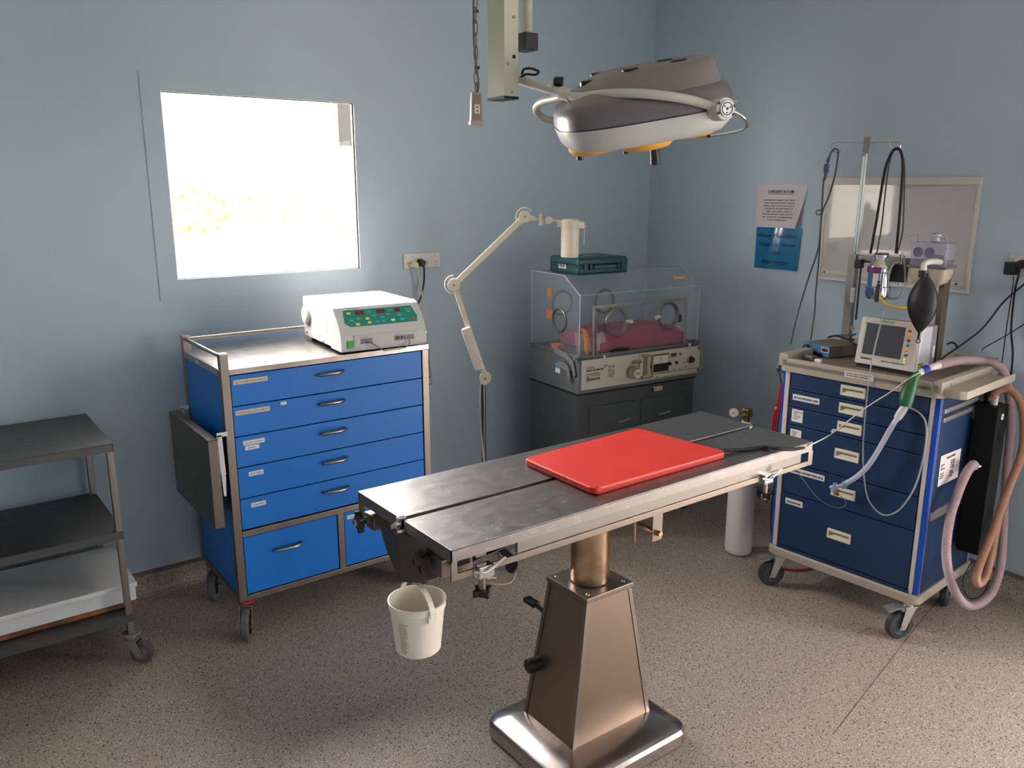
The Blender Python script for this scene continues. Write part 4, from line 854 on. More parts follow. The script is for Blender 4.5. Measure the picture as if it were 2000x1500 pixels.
# mattress tray
b = MB(); b.box(.16, .7, .04, .38, .9, .908); b.build('mattress_tray', DARKG, inc)
MAT_ = mat('magenta_mattress', (156, 28, 76), .45); mt = thing('incubator_mattress', 'magenta pink vinyl mattress lying inside the clear incubator hood', 'mattress', (IA[0], IA[1], 0), ir)
b = MB(); t = bmesh.new(); NX, NY = 28, 16
vs = [[t.verts.new((.15+.53*i/NX, .035+.34*j/NY, .958+.036*(i/NX)+.012*math.sin(3*i/NX+1)+.004*math.sin(11*i/NX)*math.cos(5*j/NY)-(.02 if i in (0, NX) or j in (0, NY) else 0))) for j in range(NY+1)] for i in range(NX+1)]
for i in range(NX):
    for j in range(NY): t.faces.new((vs[i][j], vs[i+1][j], vs[i+1][j+1], vs[i][j+1]))
ed = [e for e in t.edges if len(e.link_faces) == 1]; r_ = bmesh.ops.extrude_edge_only(t, edges=ed)
for v in r_['geom']:
    if isinstance(v, bmesh.types.BMVert): v.co.z = .9085
b.merge(t); b.build('mattress_cover', MAT_, mt, 70)
def small(nm, lab, cat, f, m, grp=None):
    o = f.build(nm, m); tag(o, lab, cat, grp); return o
def itw(b): b.b.transform(Matrix.Translation((IA[0], IA[1], 0)) @ Matrix.Rotation(ir, 4, 'Z')); return b
b = MB(); b.tube([(f0-.022, .02, .912), (f0-.03, .018, .94), (f0-.028, .02, .985), (f0-.04, .022, 1.02), (f0-.052, .024, 1.035)], lambda u: .006+.006*math.sin(PI*u), 10); small('orange_tube', 'orange rubber tube standing up inside the incubator beside the door frame', 'tube', itw(b), mat('orange_rubber', (204, 126, 50), .5))
b = MB(); b.tube([(.19, .008, .915), (.23, .006, .92), (.27, .008, .914), (.3, .006, .918), (.22, .004, .924)], .006, 8); small('black_cable_coil', 'short coil of black cable lying on the incubator rim below the mattress', 'cable', itw(b), BLACKM)
b = MB(); b.box(.012, .05, .19, .25, .911, .935, .003); small('orange_box', 'small orange and white box at the left rear of the incubator tray', 'box', itw(b), mat('orange_card', (190, 96, 60), .6))
b = MB(); b.lathe([(0, 0), (.018, 0), (.018, .05), (.012, .062), (.012, .072), (0, .072)], 24, Matrix.Translation((.715, .12, .911))); small('clear_bottle', 'small clear bottle standing inside the right end of the incubator', 'bottle', itw(b), ACRYE)

# ---------------- green carry case on the hood ----------------
G0 = (-1.058, -.60); gr = math.atan2(-.028, .27)
GRN = mat('dark_teal_case', (8, 62, 64), .4); cs = thing('tool_case', 'dark teal plastic carry case lying flat on top of the incubator hood', 'case', (G0[0], G0[1], 1.2765), gr)
cw, cdp, chh = .292, .245, .078
b = MB(); b.box(0, cw, 0, cdp, 0, .038, .012, 3); b.build('case_base', GRN, cs); b = MB(); b.box(0, cw, 0, cdp, .04, chh, .012, 3); b.box(.004, cw-.004, .004, cdp-.004, .034, .044)
for k in range(2): b.box(.03, cw-.03, .03+k*.1, .11+k*.1, chh-.003, chh+.002, .001)
b.build('case_lid', GRN, cs)
b = MB(); b.box(.06, .235, -.009, .002, .033, .043, .003); b.box(.06, .07, -.012, .002, .022, .05, .003); b.box(.222, .235, -.012, .002, .022, .05, .003); b.box(.085, .21, -.012, -.003, .026, .046, .004); b.build('carry_handle', GRN, cs)
for x in (.03, .245): b = MB(); b.box(x, x+.025, -.005, .003, .018, .058, .003); b.build('latch', GRN, cs)
b = MB(); b.box(-.0012, .0, .1, .162, .024, .043); lb = b.build('case_label', PAPER, cs, 0); text('SPEEDSAW', .011, (-.0016, .156, .034), (0, -1, 0), (0, 0, 1), INK, lb, width=.05, bold=.0004); text('220-240V 50HZ', .006, (-.0016, .152, .0275), (0, -1, 0), (0, 0, 1), INKG, lb, width=.042)
text('SPEEDSAW', .016, (.1, .1, chh+.0024), (1, 0, 0), (0, 1, 0), PAPER, cs, bold=.0003, width=.1)
# ---------------- ceiling arm with the surgical light ----------------
SL = thing('surgical_light', 'grey and white domed operating light on a curved yoke hanging from the ceiling', 'lamp', (-1.62, -1.53, ZC))
_s = wl(SL)
def sd(px, py, D): return _s(dep(px, py, D))
POSTM = mat('ivory_painted_post', (190, 188, 168), .42)
pb = dep(985, 191, 2.46); px0, py0 = pb.x, pb.y; zb_ = pb.z
b = MB(); b.box(px0, px0+.052, py0, py0+.085, zb_+.004, ZC-.03, .001); b.b.transform(Matrix.Translation(-SL.location)); post = b.build('drop_post', POSTM, SL)
b = MB(); b.box(px0-.001, px0+.053, py0-.001, py0+.086, zb_-.002, zb_+.006); b.b.transform(Matrix.Translation(-SL.location)); b.build('end_cap', BLACK, post)
def fpt(px, py, o=.001): p = at(px, py, 'y', py0-o); return _s(p)
for x, y, r in ((1004, 33, .0045), (1000, 180, .0025), (993, 124, .0055)): b = MB(); p = fpt(x, y); b.cyl(p, p+Vector((0, -.003, 0)), r, n=16); b.build('post_screw', STEEL, post)
b = MB(); p = fpt(1004, 111); b.cyl(p+Vector((0, .002, 0)), p+Vector((0, -.0006, 0)), .0055, n=20); b.build('post_hole', GAP, post)
b = MB(); b.box(px0-.06, px0+.12, py0-.06, py0+.16, ZC-.03, ZC, .01); b.b.transform(Matrix.Translation(-SL.location)); b.build('ceiling_plate', POSTM, SL)
# side tube with black foot
tq = dep(1030, 68, 2.62); b = MB(); b.cyl((tq.x, tq.y, tq.z), (tq.x, tq.y, ZC-.03), .0165, n=32); b.cyl((tq.x, tq.y, tq.z+.09), (tq.x, tq.y, tq.z+.092), .0172, n=32); b.b.transform(Matrix.Translation(-SL.location)); b.build('side_tube', POSTM, SL)
b = MB(); b.box(tq.x-.035, tq.x+.018, tq.y-.035, tq.y+.03, tq.z-.05, tq.z+.002, .004); b.b.transform(Matrix.Translation(-SL.location)); b.build('stop_block', BLACK, SL)
b = MB(); b.tube([sd(1019, 145, 2.47), sd(1024, 135, 2.46), sd(1038, 134, 2.44), sd(1052, 140, 2.43), sd(1045, 146, 2.43), sd(1028, 145, 2.45), sd(1018, 150, 2.47)], .0036, 8); b.build('cable_loop', BLACKM, SL)
# carrier arm and yoke
PW = mat('warm_white_tube', (196, 192, 182), .35)
J = sd(1113, 186, 2.44)
b = MB(); b.cyl(sd(1000, 152, 2.56), J, .0145, n=28); b.build('carrier_arm', PW, SL)
b = MB(); a_, c_ = sd(1094, 180, 2.455), sd(1116, 188, 2.435); b.cyl(a_, c_, .0185, n=28, bev=.003); b.cyl(sd(1101, 182, 2.45), sd(1102.5, 182.6, 2.4485), .0188, n=28); jn = b.build('swivel_collar', PW, SL)
b = MB(); b.cyl(sd(1072, 169, 2.46), sd(1080, 160, 2.46), .009, n=16); b.build('knob_stem', PW, SL)
kp, kq = sd(1082, 158, 2.46), sd(1100, 160, 2.455); b = MB(); b.cyl(kp, kp+(kq-kp)*.95, .0125, .015, n=10, bev=.002); b.build('clamp_knob', BLACK, SL)
b = MB(); b.tube([sd(1108, 187, 2.44), sd(1135, 190, 2.40), sd(1160, 186, 2.37), sd(1205, 182.5, 2.32), sd(1255, 183, 2.29), sd(1305, 188, 2.28), sd(1350, 196, 2.285), sd(1390, 207, 2.30)], .0128, 14); 
b.tube([sd(1108, 186, 2.44), sd(1085, 192, 2.50), sd(1060, 198, 2.58), sd(1047, 210, 2.66), sd(1052, 224, 2.72), sd(1068, 233, 2.74), sd(1090, 239, 2.74)], .0115, 12); b.build('yoke', PW, SL)
hb0 = sd(1413, 213, 2.29); fwd = (_s(CAM)-hb0).normalized(); fw = (fwd+Vector((.55, 0, 0))*0).normalized()
hax = Vector((-.25, -.93, -.02)).normalized()
b = MB(); b.cyl(hb0+hax*.012, hb0-hax*.035, .031, n=36, bev=.003); hub = b.build('pivot_housing', PW, SL)
b = MB(); b.cyl(hb0+hax*.014, hb0+hax*.018, .0205, n=36); pd = b.build('pivot_disc', mat('bright_white_disc', (245, 240, 244), .3), hub)
b = MB(); b.torus(hb0+hax*.0185, .0165, .0012, hax, 36); b.cyl(hb0+hax*.018, hb0+hax*.0195, .0035, n=16)
e1_ = Vector((0, 0, 1)).cross(hax).normalized(); e2_ = hax.cross(e1_)
for a in range(3): b.cyl(hb0+hax*.018+(e1_*math.cos(a*2.1+.4)+e2_*math.sin(a*2.1+.4))*.0105, hb0+hax*.0195+(e1_*math.cos(a*2.1+.4)+e2_*math.sin(a*2.1+.4))*.0105, .0022, n=12)
b.build('disc_marking', BLACK, pd)
for u, v in ((-.024, .014), (-.024, -.012), (.025, .008), (.025, -.014)): b = MB(); q_ = hb0+hax*.011+e1_*u+e2_*v; b.cyl(q_, q_+hax*.002, .0042, n=14); b.build('socket_screw', BLACK, hub)
b = MB(); b.cyl(sd(1425, 196, 2.33), sd(1440, 199, 2.33), .003, n=10); b.build('toggle_switch', CHROME, SL)
# dome head
GD1 = mat('taupe_grey_dome', (122, 112, 108), .38); GD2 = mat('silver_grey_side', (112, 104, 106), .32, .35); WB_ = mat('ivory_band', (190, 194, 188), .34)
cx_ = dep(1250, 226, 2.55)
ax_u = R_.copy(); ax_u.z = 0; ax_u.normalize()
tl_roll, tl_pitch = R(9.5), R(9)
up0 = Vector((0, 0, 1)); back = up0.cross(ax_u)
u_ = (ax_u*math.cos(tl_roll)+up0*math.sin(tl_roll)).normalized(); w_ = u_.cross(back).normalized()
w_ = (w_*math.cos(tl_pitch)-back*math.sin(tl_pitch)).normalized(); v_ = w_.cross(u_)
HM = Matrix(((u_.x, v_.x, w_.x, cx_.x), (u_.y, v_.y, w_.y, cx_.y), (u_.z, v_.z, w_.z, cx_.z), (0, 0, 0, 1)))
HM = Matrix.Translation(-SL.location) @ HM
def sring(r, z, e=3.0, n=64, sq=1.0, off=(0, 0)):
    out = []
    for k in range(n):
        a = 2*PI*k/n+PI/8; c, s = math.cos(a), math.sin(a)
        rr = r/((abs(c)**e+abs(s)**e)**(1/e)); out.append(HM @ Vector((off[0]+rr*c, off[1]+rr*s*sq, z)))
    return out
RW = .262
def ringset(lst): return [sring(*q_) for q_ in lst]
b = MB(); loft(b, ringset([(RW*.80, -.062, 3.2), (RW*.88, -.058, 3.2), (RW*.955, -.038, 3.2), (RW*.995, -.005, 3.2), (RW, .006, 3.2)]), True, False); b.build('lower_band', WB_, SL, 40)
b = MB(); loft(b, ringset([(RW*.985, .004, 3.2), (RW*.985, .012, 3.2)]), False, False); b.build('seam', DARKG, SL)
b = MB(); loft(b, ringset([(RW*1.0, .010, 3.2), (RW*.99, .04, 3.2), (RW*.955, .064, 3.2), (RW*.9, .074, 3.0)]), False, False); b.build('dome_side', GD2, SL, 50)
TOPR = [(.9, .074, 3.0, .0), (.82, .1, 3.0, .014), (.72, .124, 3.0, .036), (.64, .137, 3.0, .052), (.56, .142, 3.0, .056)]
b = MB(); loft(b, ringset([(RW*r_, z_, e_, 64, 1.0, (o_x, 0)) for r_, z_, e_, o_x in TOPR]), False, True); dm = b.build('dome_top', GD1, SL, 50)
def top_z(x, y):
    fs = [(((abs(x-o_x)**e_+abs(y)**e_)**(1/e_))/(RW*r_), z_) for r_, z_, e_, o_x in TOPR]
    if fs[-1][0] <= 1: return fs[-1][1]
    for (f0_, z0_), (f1_, z1_) in zip(fs, fs[1:]):
        if f0_ <= 1 <= f1_: return z0_+(z1_-z0_)*(1-f0_)/(f1_-f0_)
    return .08
for x, y in ((-.035, -.12), (.11, -.10), (-.15, -.03), (.1, .06), (-.1, .12)):
    z = top_z(x, y)+.003
    b = MB(); b.cyl(HM @ Vector((x, y, z-.014)), HM @ Vector((x, y, z+.002)), .024, n=28, bev=.003)
    for k in range(5): b.b.faces.ensure_lookup_table()
    v_o = b.build('vent_cap', BLACK, dm)
YL = mat('amber_diffuser', (232, 172, 70), .35)
for x, y in ((-.005, -.10), (.15, .0), (-.15, .0), (0, .13)):
    b = MB(); b.lathe([(.082, 0), (.08, -.012), (.068, -.024), (.03, -.03), (0, -.031)], 40, HM @ Matrix.Translation((x, y, -.06))); dfz = b.build('lens', YL, SL, 60)
b = MB(); b.cyl(HM @ Vector((.03, -.02, -.06)), HM @ Vector((.03, -.02, -.118)), .008); b.build('handle_stem', CHROME, SL)
b = MB(); b.cyl(HM @ Vector((.03, -.02, -.1)), HM @ Vector((.03, -.02, -.15)), .0135, .017, n=24, bev=.003); b.build('sterile_handle', BLACK, SL)
for x, y in ((-.2, -.02), (-.06, -.05)):
    b = MB(); b.cyl(HM @ Vector((x, y, -.06)), HM @ Vector((x, y, -.098)), .011, n=18, bev=.002); b.build('lower_knob', BLACK, SL)
b = MB(); b.tube([sd(1424, 214, 2.45), sd(1447, 224, 2.47), sd(1459, 238, 2.5), sd(1455, 250, 2.52), sd(1432, 258, 2.54), sd(1390, 264, 2.56), sd(1330, 268, 2.58)], .0046, 10); b.build('grab_rail', CHROME, SL)
b = MB(); c0 = sd(1387, 264, 2.56); c1 = sd(1380, 265, 2.562); b.cyl(c0, c1, .0068); b.build('rail_clip', BLACK, SL)

# ---------------- pendant outlet on a chain ----------------
PD = 3.0; po = thing('pendant_outlet', 'grey pendant power outlet hanging on a steel chain and grey cord from the ceiling', 'outlet', tuple(dep(930, 210, PD)))
_q = wl(po)
def pdp(px, py, D=PD): return _q(dep(px, py, D))
zt = ZC-po.location.z; b = MB(); c = pdp(930, 190); n = 0; z = c.z; link = .052
GC = mat('warm_grey_outlet', (168, 156, 146), .45)
cx, cy = c.x, c.y
while z < zt-.01:
    a = (n % 2)*PI/2+.5; e = Vector((math.cos(a), math.sin(a), 0)); L_ = link/2; pts = []
    for k in range(16):
        t = 2*PI*k/16; pts.append(Vector((cx, cy, z+L_*.92))+e*.0075*math.cos(t)+Vector((0, 0, 1))*(L_*.72*math.copysign(min(1, abs(math.sin(t))*1.0), math.sin(t))+.0075*math.sin(t)))
    b.tube(pts, .0021, 6, 1, closed=True); z += link-.010; n += 1
b.build('chain', mat('dull_zinc_chain', (120, 114, 104), .4, .8), po)
b = MB(); b.tube([pdp(930, 186), pdp(934, 170), pdp(933, 150), pdp(929, 120), pdp(926, 80), pdp(925, 40), pdp(925, 0), Vector((cx-.012, cy, zt))], .0042, 8); b.build('supply_cord', GREYR, po)
for px, py in ((927, 22), (929, 132)): b = MB(); p = pdp(px, py); b.cyl(p+Vector((-.006, 0, 0)), p+Vector((.012, -.006, 0)), .006, n=12); b.build('cable_tie', BLACK, po)
Z1 = pdp(930, 181).z; Z0 = pdp(930, 237).z; ra = R(-25); M = Matrix.Translation((cx, cy, 0)) @ Matrix.Rotation(ra, 4, 'Z')
b = MB(); b.prism([M @ Vector(p) for p in ((-.019, -.018, Z1), (.019, -.018, Z1), (.023, -.018, Z0), (-.023, -.018, Z0))], M.to_3x3() @ Vector((0, .036, 0)), .003); bd = b.build('outlet_body', GC, po)
b = MB(); b.prism([M @ Vector(p) for p in ((-.013, -.0195, Z1-.008), (.013, -.0195, Z1-.008), (.016, -.0195, Z0+.004), (-.016, -.0195, Z0+.004))], M.to_3x3() @ Vector((0, .002, 0)), .0005); b.build('inset_face', mat('taupe_inset', (136, 124, 114), .5), bd)
b = MB(); zc = (Z1*.42+Z0*.58); b.prism([M @ Vector(p) for p in ((-.010, -.0215, zc+.016), (.010, -.0215, zc+.016), (.010, -.0215, zc-.016), (-.010, -.0215, zc-.016))], M.to_3x3() @ Vector((0, .002, 0)), .001); sw = b.build('rocker_switch', WHITE, bd)
b = MB()
for s in (1, -1): b.poly([M @ Vector((-.0045, -.0219, zc+s*.004)), M @ Vector((.0045, -.0219, zc+s*.004)), M @ Vector((0, -.0219, zc+s*.011))])
b.build('arrow_mark', INK, sw, 0)
b = MB(); b.box(-.026, .026, -.024, .024, Z0-.012, Z0+.004, .004, M=M); b.build('base_flange', GC, bd)
# ---------------- dark blue anaesthetic trolley ----------------
TA = (-.735, -1.51); tr = math.atan2(-.62, .045)
at_ = thing('anaesthetic_trolley', 'dark blue plastic drawer trolley with a beige top tray standing against the right wall', 'trolley', (TA[0], TA[1], 0), tr)
Lt = wl(at_); WM = Matrix.Translation(at_.location) @ Matrix.Rotation(tr, 4, 'Z')
def tt(px, py, t=0.0, ax=1):
    o = Lt(CAM); d = Lt(CAM+ray(px, py))-o; return o+d*((t-o[ax])/d[ax])
TW, TD = .622, .48
b = MB(); b.box(.035, TW-.02, .006, TD-.01, .2, .945); b.build('carcass', NAVY, at_)
# base bumper
b = MB(); loft(b, [rrect(-.004, TW+.008, -.012, TD+.01, .03, .153), rrect(-.008, TW+.012, -.016, TD+.012, .032, .158), rrect(-.008, TW+.012, -.016, TD+.012, .032, .184), rrect(-.003, TW+.006, -.01, TD+.008, .03, .19)]); b.build('base_bumper', BEIGE, at_, 40)
# corner posts: white strip, blue strip
STR = mat('pale_post_strip', (190, 182, 176), .45)
for x0, w1, x1, w2 in ((.012, .02, .0, .012), (TW-.034, .016, TW-.018, .02)):
    b = MB(); b.box(x0, x0+w1, -.004, .012, .19, .952, .003); b.build('post_strip', STR, at_)
    b = MB(); b.box(x1, x1+w2, -.002, .02, .19, .952, .005); b.build('post_cover', NAVY2, at_)
b = MB(); b.box(TW, TW+.003, .006, .012, .19, .95); b.build('side_strip', ALU, at_)
b = MB(); b.box(TW-.006, TW+.002, TD-.03, TD-.01, .19, .95, .002); b.build('side_strip', ALU, at_)
b = MB(); b.box(.032, .04, .002, .01, .19, .95); b.build('drawer_runner_edge', DARKG, at_)
b = MB(); b.box(.575+.004, .59, .003, .01, .19, .95); b.build('drawer_runner_edge', DARKG, at_)
dz = [.948, .881, .807, .733, .572, .439, .205]
lbl = ['', 'BLOOD PRESSURE CUFFS', '', '', 'FACE MASKS & RE-BREATHING BAGS', 'SUCTION PUMP']
hz_ = [.917, .846, .772, .662, .507, .326]
HNDL = mat('cream_handle_plastic', (214, 204, 182), .45)
for i in range(6):
    z1, z0 = dz[i]-.002, dz[i+1]+.0025
    b = MB(); b.box(.041, TW-.038, -.004, .008, z0, z1, .003); d = b.build('drawer', NAVY, at_)
    b = MB(); b.box(.042, TW-.039, -.0055, -.001, z0+.0, z0+.004, .001); b.build('drawer_lip', NAVY, d)
    zc = hz_[i]; x0, x1 = .252, .352
    b = MB(); b.box(x0, x1, -.009, -.002, zc+.008, zc+.021, .003); b.box(x0, x1, -.009, -.002, zc-.021, zc-.012, .003); b.box(x0, x0+.009, -.009, -.002, zc-.02, zc+.02, .003); b.box(x1-.009, x1, -.009, -.002, zc-.02, zc+.02, .003)
    b.box(x0+.004, x1-.004, -.0062, -.0042, zc-.018, zc+.012); 
    hd = b.build('recessed_handle', HNDL, d)
    b = MB(); b.prism([(x0+.009, -.0068, zc+.009), (x1-.009, -.0068, zc+.009), (x1-.009, -.0068, zc+.001), (x0+.03, -.0068, zc+.001), (x0+.009, -.0068, zc-.011)], (0, .0008, 0)); b.build('grip_shade', mat('grip_shade_taupe', (112, 100, 86), .6), hd, 0)  # flat taupe plate paints the shadow in the upper part of the grip
    if i == 1: b = MB(); p, q = tt(1550, 771, -.005), tt(1601, 788, -.005); b.box(.053, .169, -.0049, -.0041, .838, .862); lb = b.build('drawer_label', PAPER, d, 0); text(lbl[i], .012, (.059, -.0051, .845), (1, 0, 0), (0, 0, 1), INK, lb, width=.104, bold=.0003)
    if i == 4: b = MB(); b.box(.058, .22, -.0049, -.0041, .531, .555); lb = b.build('drawer_label', PAPER, d, 0); text(lbl[i], .012, (.064, -.0051, .538), (1, 0, 0), (0, 0, 1), INK, lb, width=.15, bold=.0003)
    if i == 5: b = MB(); b.box(.058, .136, -.0049, -.0041, .393, .418); lb = b.build('drawer_label', PAPER, d, 0); text(lbl[i], .012, (.065, -.0051, .4), (1, 0, 0), (0, 0, 1), INK, lb, width=.062, bold=.0003)
    if i in (2, 3):
        z1_ = (.8, .716)[i-2]; b = MB(); b.box(.055, .104, -.0049, -.0041, z1_-.052, z1_); lb = b.build('contents_list', PAPER, d, 0)
        text('Endotracheal\nTubes\n3.0 3.5 4.0\n4.5 5.0 5.5\n6.0 7.0' if i == 2 else 'Airways\nGauze\nTape', .0075, (.062, -.0051, z1_-.012), (1, 0, 0), (0, 0, 1), INKG, lb)
b = MB(); b.box(.035, TW-.03, -.006, .004, .188, .203, .002); b.build('plinth_strip', NAVY, at_)
# top tray
b = MB()
loft(b, [rrect(-.012, TW+.004, -.02, TD+.02, .035, .952), rrect(-.014, TW+.006, -.022, TD+.022, .036, .956), rrect(-.014, TW+.006, -.022, TD+.022, .036, .99)], True, False)
for x0, x1, y0, y1, z1 in ((-.014, .03, -.022, TD+.022, 1.024), (TW-.03, TW+.006, -.022, TD+.022, 1.012), (-.014, TW+.006, TD-.005, TD+.022, 1.03)): b.box(x0, x1, y0, y1, .97, z1, .008)
b.box(.0, TW, -.022, .0, .97, 1.006, .006); b.box(0, TW, 0, TD, .975, .992)
top = b.build('top_tray', BEIGE, at_, 40)
b = MB(); b.box(.02, TW-.02, .006, TD-.01, .9915, .994, .0); b.build('tray_mat', mat('dull_tray_mat', (120, 106, 94), .6), top, 0)
for y in (.05, .42): b = MB(); b.cyl((TW+.003, y, .996), (TW+.009, y, .996), .0045, n=14); b.build('tray_screw', ALU, top)
b = MB(); b.box(.27, .386, -.0232, -.0224, .974, .9965); lb = b.build('tray_label', PAPER, top, 0); text('CLEAN TABLE AFTER USE WITH\nF10 AND REFILL DRAWERS', .0085, (.278, -.0236, .987), (1, 0, 0), (0, 0, 1), INKG, lb, width=.1)
# slide-out side tray
b = MB(); b.box(TW+.002, TW+.07, .015, .45, .966, .972, .001)
b.prism([(TW+.002, .0, .958), (TW+.06, .0, .958), (TW+.078, .015, .958), (TW+.078, .46, .958), (TW+.07, .46, .958), (TW+.07, .02, .958), (TW+.056, .008, .958), (TW+.002, .008, .958)], (0, 0, .03), .002)
b.build('slide_out_tray', mat('ivory_tray', (176, 164, 146), .45), at_)
# side rails and notice
for z in (.905, .872): b = MB(); b.box(TW-.004, TW+.012, .02, TD-.03, z-.012, z+.006, .003); b.build('side_rail', ALU, at_)
b = MB(); b.box(TW-.004, TW+.01, .02, TD-.03, .485, .52, .003); b.build('side_rail', ALU, at_)
b = MB(); b.box(TW-.006, TW, .012, TD-.03, .19, .95); sp_ = b.build('side_panel', NAVY, at_)
pr = [(TW+.0012, .055, .727), (TW+.0012, .235, .72), (TW+.0012, .235, .605), (TW+.0012, .057, .608)]
b = MB(); b.prism(pr, (.0006, 0, 0)); sp2 = b.build('drug_dosage_sheet', PAPER, sp_, 0)
text('DRUG DOSAGES', .011, (TW+.0022, .11, .704), (0, 1, 0), (0, 0, 1), INK, sp2, bold=.0003, width=.075)
text('Atropine\nACP\nMethadone\n\nKetamine\nDiazepam\nPropofol', .0085, (TW+.0022, .066, .686), (0, 1, 0), (0, 0, 1), INKG, sp2)
text('0.04 mg/kg\n0.02 mg/kg\n0.3 mg/kg\n0.5 mg/kg\n\n5 mg/kg\n0.25 mg/kg\n4 mg/kg', .0085, (TW+.0022, .15, .686), (0, 1, 0), (0, 0, 1), INK, sp2)
ZBt = .155
for (x, y, a, br) in ((.03, .03, R(-25), True), (TW-.035, .02, R(-14), True), (.04, TD-.04, R(20), False), (TW-.05, TD-.06, R(30), False)):
    caster(at_, x, y, ZBt, .054, a+R(254), wid=.03, m_fork=ALU, m_tyre=DARKG, m_hub=mat('blue_grey_hub', (72, 76, 84), .5), off=.03, brake=br)

# ---------------- rack on the trolley ----------------
RT = .34
rk = thing('anaesthetic_rack', 'stainless steel upright frame standing on the dark blue trolley behind the monitor', 'rack', tuple(WM @ Vector((0, 0, .994))), tr)
_r = wl(rk)
def kk(px, py, t=RT): p = tt(px, py, t); return Vector((p.x, p.y, p.z-.994))
uL = kk(1667, 505).x; uR = kk(1850, 510).x; RZ = kk(1700, 500).z; UB = .0
b = MB(); b.box(uL-.018, uL+.016, RT-.01, RT+.02, 0, RZ+.002, .001); b.build('left_upright', STEEL_DK, rk)
b = MB(); b.box(uR-.014, uR+.014, RT-.012, RT+.02, 0, RZ+.004, .001); b.box(uR+.010, uR+.014, RT-.03, RT-.01, .0, RZ, .001); b.build('right_upright', mat('brown_grey_steel', (140, 124, 110), .35, .9), rk)
b = MB(); b.box(uL-.01, uR+.01, RT-.004, RT+.016, RZ-.028, RZ, .001); b.build('cross_bar', STEEL_DK, rk)
b = MB(); p = kk(1668, 640); b.cyl((p.x, RT-.012, p.z), (p.x, RT-.018, p.z), .009, n=20); b.build('rack_bolt', mat('brass_bolt', (180, 150, 110), .35, .7), rk)
b = MB(); p = kk(1668, 576); b.box(p.x-.009, p.x+.007, RT-.0112, RT-.0102, p.z-.03, p.z+.03); lb = b.build('warning_strip', PAPER, rk, 0); text('OXYGEN ONLY', .009, (p.x+.004, RT-.0116, p.z-.026), (0, 0, 1), (-1, 0, 0), INKG, lb, width=.05)
b = MB(); q = kk(1683, 530); b.box(q.x-.003, q.x+.003, RT-.014, RT-.006, q.z-.2, q.z+.02, .001); b.box(q.x-.016, q.x+.014, RT-.04, RT-.01, q.z+.015, q.z+.05, .003); b.build('black_bracket', BLACK, rk)
b = MB(); q = kk(1745, 520, RT-.02); b.box(q.x-.03, q.x+.055, RT-.03, RT-.004, q.z-.06, q.z+.01, .003); b.build('manifold_block', mat('dark_manifold', (54, 48, 46), .4), rk)
b = MB(); q = kk(1767, 498); b.cyl((q.x, RT-.02, q.z+.012), (q.x, RT-.02, q.z-.12), .0035); b.cyl((q.x, RT-.02, q.z-.01), (q.x, RT-.02, q.z+.002), .009); b.build('threaded_rod', CHROME, rk)
# tall drip pole with a cross wire of hooks
ivp = thing('drip_stand', 'chrome drip pole with a hooked cross wire rising behind the dark blue trolley', 'stand', tuple(WM @ Vector((0, 0, .994))), tr)
P0, P1_ = kk(1646, 690, .37), kk(1676, 400, .37); P2 = kk(1689, 305, .37)
b = MB(); p_, q_ = Vector((P0.x, .37, 0)), Vector((P2.x, .37, P2.z))
b.cyl(p_+Vector((-.004, 0, 0)), p_.lerp(q_, .42)+Vector((-.004, 0, 0)), .0068); b.cyl(p_.lerp(q_, .0)+Vector((.004, 0, 0)), q_+Vector((-.002, 0, 0)), .0052); b.cyl(p_.lerp(q_, .25)+Vector((.013, 0, 0)), q_+Vector((.008, 0, .01)), .0042)
b.build('pole', CHROME, ivp)
b = MB(); b.prism([q_+Vector(v) for v in ((-.009, 0, 0), (.006, 0, 0), (.012, 0, .02), (.012, 0, .075), (-.011, 0, .075), (-.012, 0, .02))], (0, .006, 0), .001); b.build('pole_head', STEEL_DK, ivp)
b = MB(); K = lambda x, y: kk(x, y, .375)
b.tube([K(1642, 293), K(1637, 299), K(1631, 297), K(1623, 288), K(1626, 281), K(1636, 278), K(1690, 278), K(1745, 277), K(1757, 280), K(1758, 287), K(1753, 293), K(1746, 292), K(1740, 286), K(1737, 273)], .0022, 8); b.build('hook_wire', CHROME, ivp)
def cable(nm, lab, pts, r, m, grp=None, rib=None, cat='cable', n=10):
    b = MB(); b.tube(pts, r, n, 8, rib=rib); o = b.build(nm, m, smooth=60); tag(o, lab, cat, grp); return o
def W(px, py, t): p = tt(px, py, t); return WM @ p
LEAD = mat('grey_green_lead', (62, 66, 62), .5)
lead = cable('sensor_lead', 'grey monitor lead with a violet plug draped over the left hook of the drip pole', [W(1544, 672, .1), W(1556, 620, .15), W(1580, 540, .22), W(1597, 490, .28), W(1603, 440, .3), W(1608, 360, .33), W(1612, 340, .34), W(1619, 308, .35), W(1628, 292, .365), W(1633, 291, .37), W(1637, 300, .37), W(1631, 340, .36), W(1620, 380, .34), W(1607, 412, .32), W(1603, 440, .3), W(1600, 500, .28), W(1593, 570, .24), W(1591, 610, .2), W(1583, 664, .16)], .0034, LEAD)
b = MB(); b.cyl(W(1615, 320, .345), W(1613, 337, .345), .0105, n=10, bev=.002); b.cyl(W(1616, 316, .345), W(1621, 303, .352), .008, .0035, n=12); b.cyl(W(1613, 338, .345), W(1611, 353, .34), .007, .003, n=12); o = b.build('lead_plug', mat('violet_plug', (72, 68, 116), .4), lead)
b = MB(); b.torus(W(1599, 415, .32), .0105, .0022, (CAM-W(1599, 415, .32)).normalized(), 24); b.build('lead_ring', LEAD, lead)
